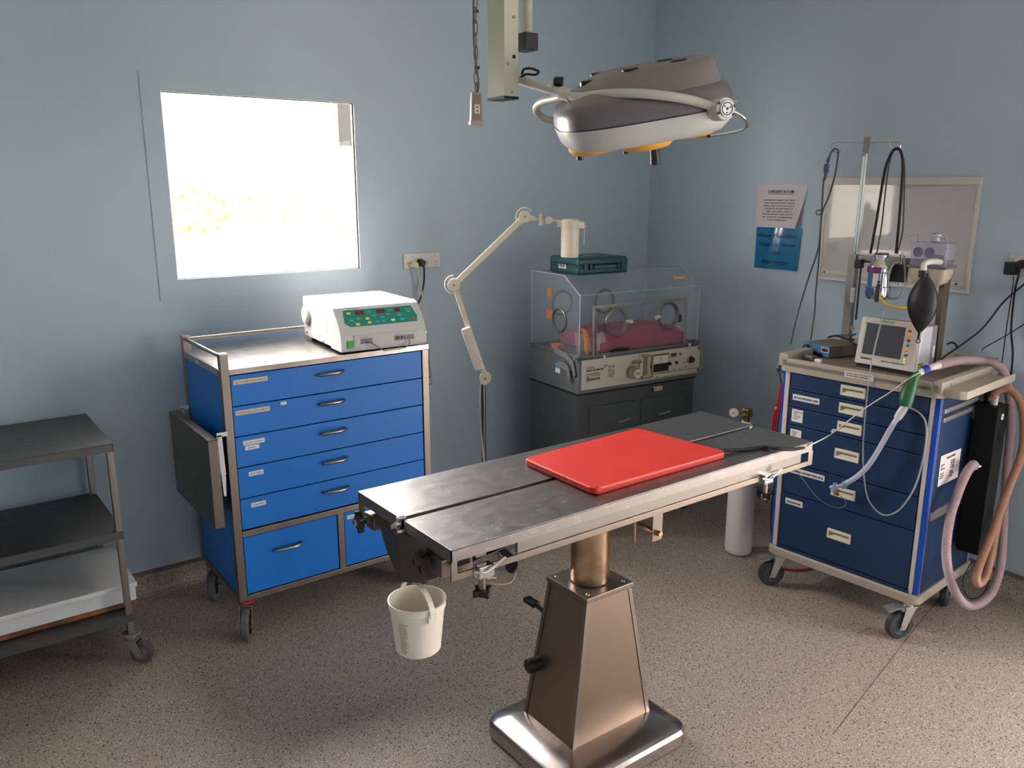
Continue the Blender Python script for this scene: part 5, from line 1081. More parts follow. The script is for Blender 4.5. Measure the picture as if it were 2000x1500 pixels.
for nm, lab, pts, r in (('black_hose', 'thick black lead looped over the right hook of the drip pole', [(1700, 495), (1712, 430), (1727, 340), (1738, 305), (1750, 290), (1760, 298), (1763, 330), (1757, 420), (1750, 495)], .0052),
    ('looped_lead', 'thin grey lead looped beside the thick black one on the drip pole', [(1712, 497), (1722, 440), (1731, 360), (1739, 310), (1748, 293), (1758, 293), (1766, 320), (1766, 380), (1764, 440), (1761, 462), (1752, 496)], .0028)):
    cable(nm, lab, [W(x, y, .372 if nm == 'black_hose' else .385) for x, y in pts], r, BLACKM if nm == 'black_hose' else LEAD)
# vaporiser
vc = tt(1717, 540, .26); vz = .994
vap = thing('vaporiser', 'polished chrome vaporiser canister with a purple label clamped to the rack', 'vaporiser', tuple(WM @ Vector((vc.x, .262, .994))), tr)
def vzz(y): return tt(1717, y, .262).z-.994
z_ = {k: vzz(k) for k in (495, 503, 508, 520, 532, 548, 558, 575, 584)}
b = MB(); RV = .047
b.lathe([(0, z_[584]), (RV*.85, z_[584]+.002), (RV*1.0, z_[575]), (RV*1.0, z_[558]-.004), (RV*.9, z_[558]), (RV*.9, z_[532]), (RV*1.0, z_[532]+.004), (RV*1.0, z_[520]), (RV*.9, z_[520]+.006), (RV*.62, z_[508]), (RV*.5, z_[503]-.002), (RV*.5, z_[503]+.002), (RV*.62, z_[503]+.005), (RV*.62, z_[495]-.004), (RV*.5, z_[495]), (0, z_[495])], 48); b.build('canister', CHROME, vap, 40)
b = MB(); b.cyl((0, 0, z_[495]-.001), (0, 0, z_[495]+.0022), RV*.55, n=32); b.build('dial_cap', mat('purple_cap', (110, 60, 90), .4), vap)
fa = math.atan2((Lt(CAM)-vc).y, (Lt(CAM)-vc).x)
def arcband(r, a0, a1, z0, z1, th=.0012, n=10):
    b = MB()
    for k in range(n):
        u, v = a0+(a1-a0)*k/n, a0+(a1-a0)*(k+1)/n; b.poly([(r*math.cos(u), r*math.sin(u), z0), (r*math.cos(v), r*math.sin(v), z0), (r*math.cos(v), r*math.sin(v), z1), (r*math.cos(u), r*math.sin(u), z1)])
    return b
PUR = mat('purple_label', (120, 30, 96), .5); z0_, z1_ = z_[532]+.0, z_[520]
pl = arcband(RV*1.015, fa-R(75), fa+R(5), z0_, z1_).build('agent_label', PUR, vap, 60)
arcband(RV*.93, fa-R(62), fa-R(35), z_[558], z_[532]).build('blue_stripe', mat('blue_stripe', (20, 84, 150), .4), vap, 60)
arcband(RV*.925, fa-R(33), fa+R(8), z_[558], z_[532]-.002).build('scale_label', LABEL, vap, 60)
arcband(RV*1.015, fa-R(60), fa-R(20), z_[575], z_[558]-.006).build('blue_stripe', mat('blue_stripe_2', (20, 70, 140), .4), vap, 60)
vd = Vector((math.cos(fa), math.sin(fa), 0)); sd_ = Vector((-vd.y, vd.x, 0))
b = MB()
p = vd*RV; b.prism([p+sd_*-.009+Vector((0, 0, z_[558]+.002)), p+sd_*.007+Vector((0, 0, z_[558]+.002)), p+sd_*.007+Vector((0, 0, z_[584]-.006)), p+sd_*-.009+Vector((0, 0, z_[584]-.006))], vd*.012, .002); b.build('filler_block', DARKG, vap)
b = MB(); b.cyl(p+Vector((0, 0, z_[558]+.02)), p+vd*.012+Vector((0, 0, z_[558]+.02)), .005); b.box(-.002, .002, -.0005, .0005, 0, .0) if False else None
b.tube([p+vd*.004+Vector((0, 0, z_[532])), p+vd*.004+Vector((0, 0, z_[558]+.006))], .0018, 8, 1); b.cyl(p+vd*.004+Vector((0, 0, z_[558]+.012)), p+vd*.004+Vector((0, 0, z_[558])), .006, .008, n=12); b.build('filler_screw', BLACK, vap)
# absorber
ac = tt(1815, 500, .27)
absb = thing('absorber', 'violet tinted clear absorber canister with a pale bowl mounted on the steel rack', 'absorber', tuple(WM @ Vector((ac.x, .30, .994))), tr)
def az(y): return tt(1815, y, .25).z-.994
A0 = .0; ah = (tt(1848, 480, .25).x-tt(1774, 478, .25).x)/2; zt_, zm, zb2 = az(474), az(517), az(557)
b = MB(); loft(b, [rrect(-ah, ah, -.05, .05, .022, zm-.008), rrect(-ah, ah, -.05, .05, .022, zt_-.006), rrect(-ah+.006, ah-.006, -.044, .044, .02, zt_)]); b.build('canister_head', SMOKY, absb, 60)
b = MB(); b.lathe([(.012, zt_), (.017, zt_+.004), (.017, zt_+.02), (.02, zt_+.022), (.02, zt_+.03), (.012, zt_+.034), (0, zt_+.034)], 28, Matrix.Translation((.005, 0, 0))); b.cyl((.02, 0, zt_+.016), (.045, -.0, zt_+.018), .006); b.build('relief_valve', mat('pale_lilac_valve', (176, 174, 190), .3, .2), absb)
for x in (-ah*.5, ah*.12):
    b = MB(); b.cyl((x, -.0505, (zt_+zm)/2+.004), (x, -.046, (zt_+zm)/2+.004), .017, n=32); b.torus((x, -.051, (zt_+zm)/2+.004), .017, .002, (0, 1, 0), 32); b.build('valve_disc', mat('dim_violet_disc', (112, 108, 136), .35), absb)
b = MB(); hh_ = zm-zb2
prf = [(1, 0), (.99, .25), (.93, .55), (.78, .82), (.5, .96), (.2, 1)]
loft(b, [rrect(-ah*s, ah*s, -.048*s, .048*s, .02*s, zm-.008-hh_*k) for s, k in prf]); b.build('soda_lime_bowl', mat('pale_beige_bowl', (188, 172, 152), .5), absb, 60)
b = MB(); b.box(-ah-.004, ah+.004, -.052, .052, zm-.016, zm-.004, .004); b.build('bowl_collar', mat('taupe_collar', (110, 100, 98), .4), absb)
b = MB(); b.box(-.02, .02, .04, .056, zm-.02, zm+.03, .002); b.build('mount_plate', STEEL_DK, absb)
b = MB(); p1, p2, p3 = [tt(x, y, .30)-Vector((ac.x, .30, .994)) for x, y in ((1763, 463), (1789, 455), (1791, 474))]; 
b.prism([p1, p2, p2+Vector((.004, 0, 0)), p3+Vector((.002, 0, 0)), p3-Vector((.004, 0, 0)), p2+Vector((-.003, 0, -.006)), p1+Vector((0, 0, -.004))], (0, .01, 0), .0005); b.build('hook_bracket', ALU, absb)
# white elbow, bag mount and black reservoir bag
ew = [tt(x, y, t) for x, y, t in ((1836, 512, .25), (1822, 511, .16), (1806, 515, .08), (1804, 530, .065))]
el = thing('breathing_elbow', 'white plastic elbow joining the absorber to the black breathing bag', 'pipe fitting', tuple(WM @ Vector((ew[3].x, .065, ew[3].z))), tr); eo = Vector((ew[3].x, .065, ew[3].z))
b = MB(); b.tube([p-eo for p in ew], .0105, 16, 6); b.build('elbow_pipe', mat('milky_elbow', (220, 214, 208), .35), el)
b = MB(); b.cyl((0, 0, .004), (0, 0, -.022), .0155, n=28, bev=.002); b.cyl((0, 0, -.001), (0, 0, -.004), .0168, n=28); b.build('black_coupling', BLACK, el)
bgc = tt(1801, 590, .065); zT, zB = tt(1804, 533, .065).z, tt(1800, 652, .065).z; hw_ = (tt(1829, 592, .065).x-tt(1772, 592, .065).x)/2*1.02
bag = thing('breathing_bag', 'black rubber breathing bag hanging in front of the absorber', 'breathing bag', tuple(WM @ Vector((bgc.x+.002, .065, zB))), tr); H = zT-zB
b = MB(); prof = []
for k in range(25):
    u = k/24; rr = hw_*(math.sin(PI*min(1, u*.97+.01))**.92)
    if u > .9: rr = max(rr, .012)
    if u < .04: rr = max(.003, rr*.8)
    prof.append((rr, u*H))
b.lathe([(0, 0)]+prof+[(0, H)], 40, Matrix.Diagonal((1, .72, 1, 1))); bo = b.build('bag_body', mat('matt_black_rubber', (20, 18, 19), .5), bag, 60)
b = MB(); b.tube([(hw_*1.0*(math.sin(PI*min(1, u*.97+.01))**.92), -.0, u*H) for u in [i/20 for i in range(1, 19)]], .0014, 6); b.build('bag_seam', BLACK, bo)
b = MB(); b.cyl((0, 0, .004), (0, 0, -.022), .0042); b.torus((0, 0, -.028), .0065, .0018, (Lt(CAM)-bgc).normalized(), 20); b.build('bag_tail', BLACKM, bag)
# yellow hose, clear tubes
cable('yellow_hose', 'short bright yellow hose curving from the vaporiser behind the black bag', [W(1712, 575, .222), W(1720, 583, .215), W(1732, 595, .215), W(1752, 601, .22), W(1775, 601, .24), W(1800, 594, .26)], .0052, mat('bright_yellow_rubber', (226, 172, 20), .3), cat='hose')
cable('clear_gas_tube', 'clear grey tube looping from the rack block down beside the vaporiser', [W(1766, 500, .3), W(1768, 540, .29), W(1768, 560, .28), W(1760, 576, .27), W(1748, 583, .27), W(1735, 582, .29)], .0048, clear('grey_clear_tube', (176, 178, 178), .5, .2), cat='tube')
cable('curved_clear_tube', 'clear tube arching from the rack manifold over the vaporiser', [W(1755, 512, .28), W(1745, 516, .25), W(1738, 530, .235), W(1734, 550, .23), W(1733, 572, .24)], .0042, clear('grey_clear_tube_2', (186, 188, 190), .45, .2), cat='tube')
b = MB(); 
# monitor
def mk(px, py, t=.11): p = tt(px, py, t); return p
m_bl, m_br, m_tl, m_tr = mk(1667, 706, .1), mk(1782, 725, .1), mk(1682, 618, .13), mk(1800, 634, .13)
mon = thing('patient_monitor', 'boxy white patient monitor with a dark screen and coloured buttons on the trolley', 'monitor', tuple(WM @ Vector((m_bl.x, .1, .994))), tr+R(-3)); 
Lm = wl(mon)
def mm(px, py, slope=True):
    """onto the tilted face of the monitor"""
    o = Lm(CAM); d = Lm(CAM+ray(px, py))-o; n_ = Vector((0, -math.cos(R(9)), math.sin(R(9)))); n_ = Vector((0, -math.cos(R(9)), -math.sin(R(9)) if False else math.sin(R(9)))); t = -(o-Vector((0, 0, .012))).dot(n_)/d.dot(n_); return o+d*t
c4 = [mm(x, y) for x, y in ((1664, 706), (1783, 727), (1800, 632), (1681, 614))]
n_ = Vector((0, -math.cos(R(9)), math.sin(R(9))))
mw = (c4[1]-c4[0]).x; mh = ((c4[3]-c4[0]).length+(c4[2]-c4[1]).length)/2
ex = Vector((1, 0, 0)); ey = Vector((0, math.sin(R(9)), math.cos(R(9)))); o_m = Vector((0, .0, .012))
def fp(u, v, w_=0): return o_m+ex*u*mw+ey*v*mh+n_*w_
def fplate(b, u0, u1, v0, v1, w0, w1, bev=0):
    b.prism([fp(u0, v0, w0), fp(u1, v0, w0), fp(u1, v1, w0), fp(u0, v1, w0)], n_*(w1-w0), bev)
MW_ = mat('off_white_monitor', (206, 200, 192), .4)
b = MB(); fplate(b, 0, 1, 0, 1, -.022, .0, .008); fplate(b, .02, .98, .02, .98, -.003, .003, .002); bez = b.build('bezel', MW_, mon)
b = MB(); b.prism([(.012, .026, .006), (.012, .026+.155*mh, mh*.96), (.012, .13, mh*.96), (.012, .13, .006)], (mw-.018, 0, 0), .004); b.build('monitor_body', mat('pale_lilac_case', (192, 186, 192), .45), mon)
b = MB(); b.box(.004, mw-.004, .11, .155, .006, mh*.97, .008); b.build('rear_cover', mat('mid_grey_case', (124, 124, 132), .45), mon)
def fuv(px, py): p = mm(px, py)-o_m; return p.x/mw, p.dot(ey)/mh
(su0, sv0), (su1, sv1) = fuv(1684, 690), fuv(1772, 640)
b = MB(); fplate(b, su0-.03, .93, sv0-.07, sv1+.09, .003, .0036); b.build('recess_panel', mat('beige_recess', (196, 180, 160), .45), bez, 0)
b = MB(); fplate(b, su0, su1-.01, sv0-.0, sv1+.0, .0036, .0044); b.build('screen', mat('dark_screen', (64, 64, 70), .25), bez, 0)
for px, py, c in ((1777.5, 647, (190, 30, 30)), (1776.5, 656.5, (214, 170, 40)), (1775, 665.5, (130, 40, 140)), (1773.5, 675, (20, 140, 100)), (1771.5, 685, (236, 140, 50)), (1770, 694, (10, 90, 140))):
    u, v = fuv(px, py); c0 = fp(u, v, .0036); b = MB(); b.b.verts.ensure_lookup_table(); t = bmesh.new(); bmesh.ops.create_uvsphere(t, u_segments=20, v_segments=8, radius=1)
    Mx = Matrix((( ex.x*.0078, ey.x*.0055, n_.x*.002, c0.x), (ex.y*.0078, ey.y*.0055, n_.y*.002, c0.y), (ex.z*.0078, ey.z*.0055, n_.z*.002, c0.z), (0, 0, 0, 1))); b.merge(t, Mx); b.build('round_button', mat('button_colour', c, .35), bez)
for px, py in ((1767, 702), (1766.5, 707)):
    u, v = fuv(px, py); c0 = fp(u, v, .0036); b = MB(); b.cyl(c0, c0+n_*.001, .0022, n=12); b.build('status_light', mat('yellow_green_led', (200, 220, 60), .4, emit=((210, 230, 60), 1.5)), bez)
u, v = fuv(1723, 629.5); text('DIGICARE', .0125, fp(u, v, .0034), ex, ey, mat('green_ink', (60, 140, 80), .6), bez, bold=.0005, width=.05)
u, v = fuv(1681, 699.5); text('LIFEWINDOW', .009, fp(u, v, .0038), ex, ey, INK, bez, bold=.0002, width=.05)
u, v = fuv(1721, 706); text('Multi-Parameter Physiologic Monitor', .007, fp(u, v, .0038), ex, ey, INK, bez, width=.09)
u, v = fuv(1691, 631); text('CE 2460', .005, fp(u, v, .0038), ex, ey, INK, bez)
b = MB(); b.box(mw-.0058, mw-.0052, .02, .075, .01, .045); yl = b.build('yellow_label', mat('yellow_label', (206, 196, 60), .6), mon, 0)
text('WARNING\nREAD MANUAL\nBEFORE USE', .009, (mw-.0048, .022, .036), (0, 1, 0), (0, 0, 1), INKG, yl)
b = MB(); b.box(mw-.0038, mw-.003, .125, .142, .055, .1); b.build('rating_plate', PAPER, mon, 0)
b = MB(); b.box(.03, mw-.03, .03, .12, mh*.95, mh*.985, .004); b.build('top_handle', BLACK, mon)
b = MB(); b.box(.01, mw-.01, .0, .12, 0, .008, .002); b.build('rubber_foot_bar', BLACKM, mon)
# power supply box
s0, s1 = tt(1569, 689, .994, 2), tt(1619, 701, .994, 2); sa = math.atan2((s1-s0).y, (s1-s0).x)
ps = thing('infusion_controller', 'small taupe box with a blue front panel, black knobs and digital display on the trolley', 'controller', tuple(WM @ Vector((s0.x, s0.y, .994))), tr+sa); pw = (s1-s0).length
TPE = mat('taupe_box', (112, 102, 90), .5); b = MB(); b.box(0, pw, .003, .16, .003, .05, .003); b.build('case', TPE, ps)
b = MB(); b.box(.001, pw-.001, 0, .003, .004, .049, .001); fr_ = b.build('blue_front', mat('blue_front_panel', (40, 104, 150), .4), ps)
b = MB(); b.cyl((.022, 0, .025), (.022, -.016, .025), .0155, n=28, bev=.002); b.build('large_knob', BLACK, fr_)
for x in (.068, .093): b = MB(); b.cyl((x, 0, .012), (x, -.01, .012), .007, n=20, bev=.001); b.build('small_knob', BLACK, fr_)
b = MB(); b.box(pw-.045, pw-.006, -.0008, 0, .022, .042); ds = b.build('display_frame', LABEL, fr_, 0); b = MB(); b.box(pw-.042, pw-.009, -.0014, -.0008, .0245, .0395); dd = b.build('display', mat('dark_red_display', (50, 16, 22), .3), ds, 0); text('8.8.8', .012, (pw-.038, -.0018, .027), (1, 0, 0), (0, 0, 1), mat('dim_red_digits', (110, 30, 40), .5), dd)
for x, z, s in ((.012, .044, 'RATE'), (.048, .042, 'VENT'), (.05, .034, 'MODE')): text(s, .006, (x, -.0006, z), (1, 0, 0), (0, 0, 1), PAPER, fr_)
t = thing('white_connector', 'small white plastic connector on the front lip of the trolley tray beside the blue-fronted box', 'connector', tuple(WM @ Vector((.142, .006, .9935))), tr); b = MB(); b.box(-.013, .013, -.006, .012, .012, .024, .003); b.box(-.011, .011, -.004, .01, 0, .013, .002); b.build('connector_block', LABEL, t)
t = thing('taupe_adaptor', 'small taupe adaptor lying at the left end of the trolley tray', 'adaptor', tuple(WM @ Vector((.04, .06, .994))), tr); b = MB(); b.box(0, .05, 0, .03, .0, .018, .005); b.build('adaptor_case', TPE, t)
cable('black_tray_lead', 'black lead arching over the taupe box at the back of the trolley tray', [W(1617, 659, .3), W(1630, 656, .3), W(1645, 659, .3), W(1656, 663, .3), W(1668, 664, .3)], .004, BLACKM)
cable('grey_tray_lead', 'thin grey lead above the black one at the back of the trolley tray', [W(1619, 658, .33), W(1640, 654, .32), W(1657, 654, .31), W(1664, 660, .3)], .0022, LEAD)
cable('coiled_black_lead', 'coiled black lead between the rack and the left of the monitor', [W(1672, 652, .24), W(1663, 656, .24), W(1661, 664, .24), W(1668, 672, .23), W(1676, 674, .2)], .0032, BLACKM)
# ---------------- scavenging canister and hoses ----------------
can = thing('scavenging_canister', 'tall black metal canister fixed to the right side of the dark blue trolley', 'canister', tuple(WM @ Vector((TW, 0, 0))), tr)
def cs_(px, py, s=.66): return tt(px, py, s, 0)
y0c, y1c, zc0, zc1 = .30, .44, .23, .915
b = MB(); BK = mat('black_powder_coat', (7, 7, 7), .6, spec=.25)
b.prism([(.012, .28, .30), (.012, .28, .885), (.012, .385, .885), (.012, .385, .30)], (.082, 0, 0), .003)
b.build('canister_box', BK, can)
for z in (.82, .48): b = MB(); b.box(.0, .013, .3, .34, z, z+.04, .002); b.build('mount_bracket', ALU, can)
b = MB(); b.cyl((.06, .33, .883), (.06, .33, .92), .0125, n=24, bev=.001); b.build('top_port', STR, can)
b = MB(); b.cyl((.025, .36, .883), (.025, .36, .94), .012, n=28); b.cyl((.025, .36, .938), (.025, .36, .948), .016, n=28, bev=.002); b.cyl((.025, .36, .92), (.025, .36, .928), .015); b.build('gas_valve', BLACK, can)
b = MB(); b.cyl((.0925, .33, .845), (.0955, .33, .845), .0125, n=28); lb = b.build('round_label', LABEL, can); text('F/AIR', .0065, (.096, .33, .843), (0, 1, 0), (0, 0, 1), INKG, lb, align='CENTER')
b = MB(); q = Vector((.055, .28, .655)); b.cyl(q, q+Vector((-.01, -.02, 0)), .0135, n=24, bev=.002); b.build('side_port', CHROME, can)
def C(x, y, z): return WM @ Vector((TW+x, y, z))
def Wd(px, py, D): return dep(px, py, D)
def dpt(p): return (Vector(p)-CAM).dot(F_)
d1 = dpt(C(.045, .262, .655)); d2 = dpt(C(.06, .33, .9)); dt = dpt(C(0, .1, 1.03))
GH = 'mauve ribbed hoses of the breathing circuit'
pq0 = at(1918, 901, 'x', -3) if False else None
cable('scavenging_hose', 'long mauve ribbed hose hanging in a loop beside the black canister', [C(.045, .262, .655), Wd(1900, 908, d1-.03), Wd(1887, 925, d1-.06), Wd(1870, 965, d1-.1), Wd(1856, 1010, d1-.12), Wd(1848, 1070, d1-.12), Wd(1853, 1120, d1-.1), Wd(1868, 1160, d1-.06), Wd(1888, 1182, d1), Wd(1912, 1180, d1+.04), Wd(1938, 1155, d1+.1), Wd(1953, 1110, d1+.13), Wd(1958, 1060, d1+.16), Wd(1962, 980, d1+.2), Wd(1968, 900, d1+.22), Wd(1975, 830, d1+.2), Wd(1972, 780, d1+.18), Wd(1962, 730, d1+.12), Wd(1945, 712, d1+.06), Wd(1915, 704, dt+.2), Wd(1880, 704, dt+.13), Wd(1850, 709, dt+.06), Wd(1833, 714, dt+.02)], .0155, HOSE, rib=(.0042, .0011), cat='hose', n=20)
cable('tan_hose', 'tan ribbed hose arching out of the top of the black canister and down behind it', [C(.06, .33, .92), Wd(1938, 778, d2-.0), Wd(1948, 764, d2+.0), Wd(1966, 760, d2), Wd(1984, 772, d2-.01), Wd(1996, 800, d2-.02), Wd(2000, 845, d2-.04), Wd(1994, 890, d2-.05), Wd(1975, 940, d2-.06), Wd(1958, 985, d2-.08), Wd(1938, 1040, d2-.1), Wd(1918, 1090, d2-.12), Wd(1907, 1125, d2-.12), Wd(1910, 1140, d2-.1), Wd(1922, 1130, d2-.06), Wd(1932, 1100, d2-.02), Wd(1944, 1040, d2+.04), Wd(1955, 990, d2+.08)], .014, HOSEB, rib=(.0042, .001), cat='hose', n=20)
# patient end: white cuff, blue collar, green bag, white connector, clear tube, elbow
j = thing('breathing_circuit', 'breathing circuit hanging down the trolley front with a blue collar, green bag and clear elbow', 'breathing circuit', tuple(Wd(1810, 722, dt-.02)))
Lj = wl(j)
def Q(px, py, o=0): return Lj(Wd(px, py, dt-.03+o))
b = MB(); b.tube([Lj(Wd(1833, 714, dt+.02)), Q(1822, 717), Q(1812, 721)], lambda u: .0135-.004*u, 20); b.build('hose_cuff', mat('pale_pink_cuff', (214, 200, 198), .4), j)
b = MB(); b.cyl(Q(1813.5, 719.5), Q(1803, 724.5), .0155, n=28, bev=.002); b.build('blue_collar', mat('royal_blue_collar', (20, 50, 160), .35), j)
b = MB(); b.cyl(Q(1804, 724), Q(1795, 729), .011, n=24, bev=.001); b.build('white_connector', LABEL, j)
b = MB(); F0 = [Q(1797, 727), Q(1785, 740), Q(1777, 760), Q(1771, 775), Q(1768, 794)]
b.tube(F0, lambda u: .008+.017*min(1, u*1.9)**.8*(1 if u < .85 else 1-(u-.85)*2.2), 18, 6); gb = b.build('green_bag', mat('dark_green_bag', (20, 84, 44), .45), j, 60)
front = lambda px, py, t=-.06: Lj(W(px, py, t))
b = MB(); p0, p1 = front(1769, 792, -.03), front(1752, 818, -.045)
b.cyl(p0, p0.lerp(p1, .55), .0135, .0155, n=24, bev=.001); b.cyl(p0.lerp(p1, .5), p1, .0165, .014, n=8, bev=.002); b.cyl(p1, front(1744, 829, -.05), .0095, .0085, n=20); b.build('swivel_connector', mat('milky_connector', (206, 206, 210), .3), j)
b = MB(); b.tube([front(1745, 828, -.05), front(1735, 845, -.055), front(1722, 868, -.06), front(1708, 892, -.065), front(1692, 914, -.065), front(1672, 932, -.065), front(1652, 944, -.06)], .0098, 18, 8); b.build('flexible_tube', clear('milky_tube', (196, 200, 216), .75, .2), j, 60)
b = MB(); b.cyl(front(1655, 942, -.06), front(1645, 950, -.058), .013, n=24, bev=.001); b.cyl(front(1648, 948, -.06), front(1622, 952, -.058), .008, n=20); b.cyl(front(1631, 944, -.06), front(1629, 962, -.058), .0085, n=20); b.build('clear_elbow', clear('bluish_elbow', (150, 170, 200), .55, .15), j)
b = MB(); b.cyl(front(1638, 958, -.056), front(1629, 965, -.056), .006, n=14); b.build('amber_cap', mat('amber_cap', (150, 96, 40), .4), j); b = MB(); b.cyl(front(1632, 963, -.054), front(1638, 967, -.05), .005, n=12); b.build('black_cap', BLACK, j)
cable('sampling_line', 'thin clear sampling line hanging in a wide loop across the trolley drawers', [W(1727, 608, .2), W(1718, 640, .06), W(1706, 690, -.02), W(1700, 722, -.03), W(1692, 790, -.035), W(1686, 870, -.035), W(1688, 935, -.035), W(1696, 975, -.035), W(1715, 1000, -.035), W(1735, 1006, -.035), W(1760, 992, -.035), W(1785, 955, -.035), W(1800, 910, -.035), W(1809, 860, -.035), W(1808, 825, -.035), W(1795, 806, -.035), W(1775, 795, -.035)], .0032, clear('clear_line', (196, 200, 210), .38, .2), cat='tube', n=8)
cable('thin_grey_wire', 'very thin grey wire curving from the table end to the clear elbow', [Vector((-1.34, -2.0, .86)), W(1555, 915, -.1), W(1575, 945, -.06), W(1600, 975, -.04), W(1630, 991, -.03), W(1649, 989, -.03), W(1652, 980, -.03), W(1640, 966, -.04)], .0013, mat('thin_wire', (128, 126, 120), .5), n=6)
# pad lead: thick black part on the table, thin white part up to the green bag
TZl = TZ+.006
tpts = [at(1412, 880, 'z', TZl+.005), at(1440, 879, 'z', TZl), at(1470, 876, 'z', TZl), at(1495, 873, 'z', TZl), at(1520, 876, 'z', TZl+.004)]
e = tpts[-1]; de = dpt(e); dm = dpt(W(1630, 848, -.1))
mid = [dep(1545, 878, de+.03), dep(1570, 874, de+.08)]
pl_ = cable('pad_lead', 'black and white lead running from the red pad over the table end to the trolley', tpts+mid, .0055, BLACKM)
rest = [mid[-1], dep(1592, 865, de+.14), W(1620, 850, -.1), W(1640, 835, -.08), W(1690, 797, -.06), W(1740, 765, -.06), W(1775, 740, -.065), W(1797, 727, -.045)]
b = MB(); b.tube(rest, .0021, 8); b.build('white_wire', WHITE2, pl_)
c0 = W(1628, 841, -.1); b = MB(); hx = R_*.011; vv = Vector((0, 0, .007)); b.prism([c0-hx-vv*.6, c0-hx*.1-vv*1.1, c0+hx-vv*.3, c0+hx*.7+vv*.8, c0-hx*.3+vv*1.1], F_*.0008); b.build('wire_tag', WHITE2, pl_, 0)
# blue and red cuff bulbs at the left side of the trolley, red hose hanging down
t = thing('suction_hose', 'red hose with a blue handset hooked on the left side of the dark blue trolley', 'hose', tuple(WM @ Vector((-.012, .1, .96))), tr)
lt_ = wl(t)
def G(px, py, y=.1): return lt_(W(px, py, y))
b = MB(); b.sphere(G(1522, 719), .014, (1, 1, 1.1)); b.cyl(G(1522, 718), G(1531, 726), .009); b.build('blue_handset', mat('slate_blue', (62, 72, 110), .4), t)
b = MB(); b.sphere(G(1525, 711), .009); b.build('red_button', REDP, t)
b = MB(); b.tube([G(1522, 727), G(1524, 738), G(1527, 752)], .0025, 8); b.build('handset_cord', BLACKM, t)
DR = mat('dark_red_hose', (150, 24, 28), .45)
for k, o in enumerate((0, 4, 8)):
    b = MB(); b.tube([G(1527+o*.2, 748), G(1522+o*.5, 775+k*3), G(1513+o, 810), G(1509+o, 838), G(1512+o*.6, 870), G(1516, 900)], .0052, 8); b.build('red_tube', DR, t)
b = MB(); b.sphere(G(1517, 797), .009); b.build('amber_joint', mat('amber_joint', (196, 120, 50), .4), t)
cable('black_floor_lead', 'black lead hanging down the left side of the trolley towards the floor', [W(1524, 900, .12), W(1514, 940, .12), W(1507, 990, .13), W(1506, 1040, .13), W(1510, 1068, .13), W(1514, 1100, .15)], .0026, BLACKM)
rc = [at(x, y, 'z', .006) for x, y in ((1512, 1108), (1548, 1113), (1575, 1112), (1588, 1105), (1575, 1099), (1552, 1094), (1540, 1090))]
cable('red_floor_hose', 'red hose looped on the floor under the dark blue trolley', rc, .005, DR, cat='hose')
cable('black_floor_loop', 'thin black lead looping to the floor behind the mauve hose', [Wd(1900, 1092, d1+.05), Wd(1882, 1130, d1+.05), Wd(1884, 1155, d1+.06), Wd(1896, 1169, d1+.08), Wd(1915, 1164, d1+.1), Wd(1930, 1140, d1+.14), Wd(1928, 1110, d1+.14)], .002, BLACKM)
cable('white_floor_hose', 'white hose lying on the floor behind the gas cylinder', [at(x, y, 'z', .007) for x, y in ((1478, 968), (1492, 977), (1515, 984), (1540, 990))], .0055, LABEL, cat='hose')
# ---------------- right wall: notices, whiteboard, outlet ----------------
wb = thing('whiteboard', 'glossy whiteboard in a pale frame hung on the right wall behind the trolley', 'whiteboard', (0, -1.51, 1.48))
YA, YB, ZA, ZB_ = -1.1557, -1.8628, 1.2419, 1.7161; yo, zo = 1.51, -1.48
def wbx(b, x0, x1, y0, y1, z0, z1, bev=0): b.box(x0, x1, y0+yo, y1+yo, z0+zo, z1+zo, bev)
GLB = mat('glossy_white_board', (196, 190, 186), .03, spec=.8, coat=1)
b = MB(); wbx(b, -.012, -.001, YB+.004, YA-.004, ZA+.004, ZB_-.004); b.build('board_surface', GLB, wb, 0)
FRM = mat('ivory_board_frame', (208, 200, 188), .45)
for y0, y1, z0, z1 in ((YB, YA, ZB_-.03, ZB_), (YB, YA, ZA, ZA+.014), (YB+.0005, YB+.014, ZA+.0142, ZB_-.0315), (YA-.012, YA-.0005, ZA+.0142, ZB_-.0315)):
    b = MB(); wbx(b, -.017, -.001, y0, y1, z0, z1, .002)
    if z1-z0 < .035 and z1 == ZB_: wbx(b, -.022, -.01, y0, y1, z0-.001, z0+.008, .002)
    b.build('frame_rail', FRM, wb)
b = MB(); wbx(b, -.016, -.012, YB+.02, YA-.015, ZA+.03, ZA+.046, .001); st_ = b.build('pen_ledge', mat('pale_ledge', (206, 196, 186), .4), wb)
for y in (YA-.035, YB+.05): b = MB(); b.cyl((-.0185, y+yo, ZA+.038+zo), (-.016, y+yo, ZA+.038+zo), .0045, n=14); b.build('ledge_screw', BLACK, st_)
sn = thing('surgery_room_notice', 'white printed SURGERY ROOM notice curling off the right wall above the blue one', 'notice', (-.002, -.9, 1.58))
p4 = [(-.0005, -.761, 1.687), (-.004, -1.056, 1.684), (-.022, -1.02, 1.478), (-.001, -.762, 1.477)]
b = MB(); NX = 12
Vn = [[None]*(NX+1) for _ in range(NX+1)]; t = bmesh.new()
for i in range(NX+1):
    for k in range(NX+1):
        u, v = i/NX, k/NX; pt = (Vector(p4[0])*(1-u)*(1-v)+Vector(p4[1])*u*(1-v)+Vector(p4[2])*u*v+Vector(p4[3])*(1-u)*v); pt.x = -.0015-.03*(u**2)*(v**1.5); Vn[i][k] = t.verts.new(pt-sn.location)
for i in range(NX):
    for k in range(NX): t.faces.new((Vn[i][k], Vn[i+1][k], Vn[i+1][k+1], Vn[i][k+1]))
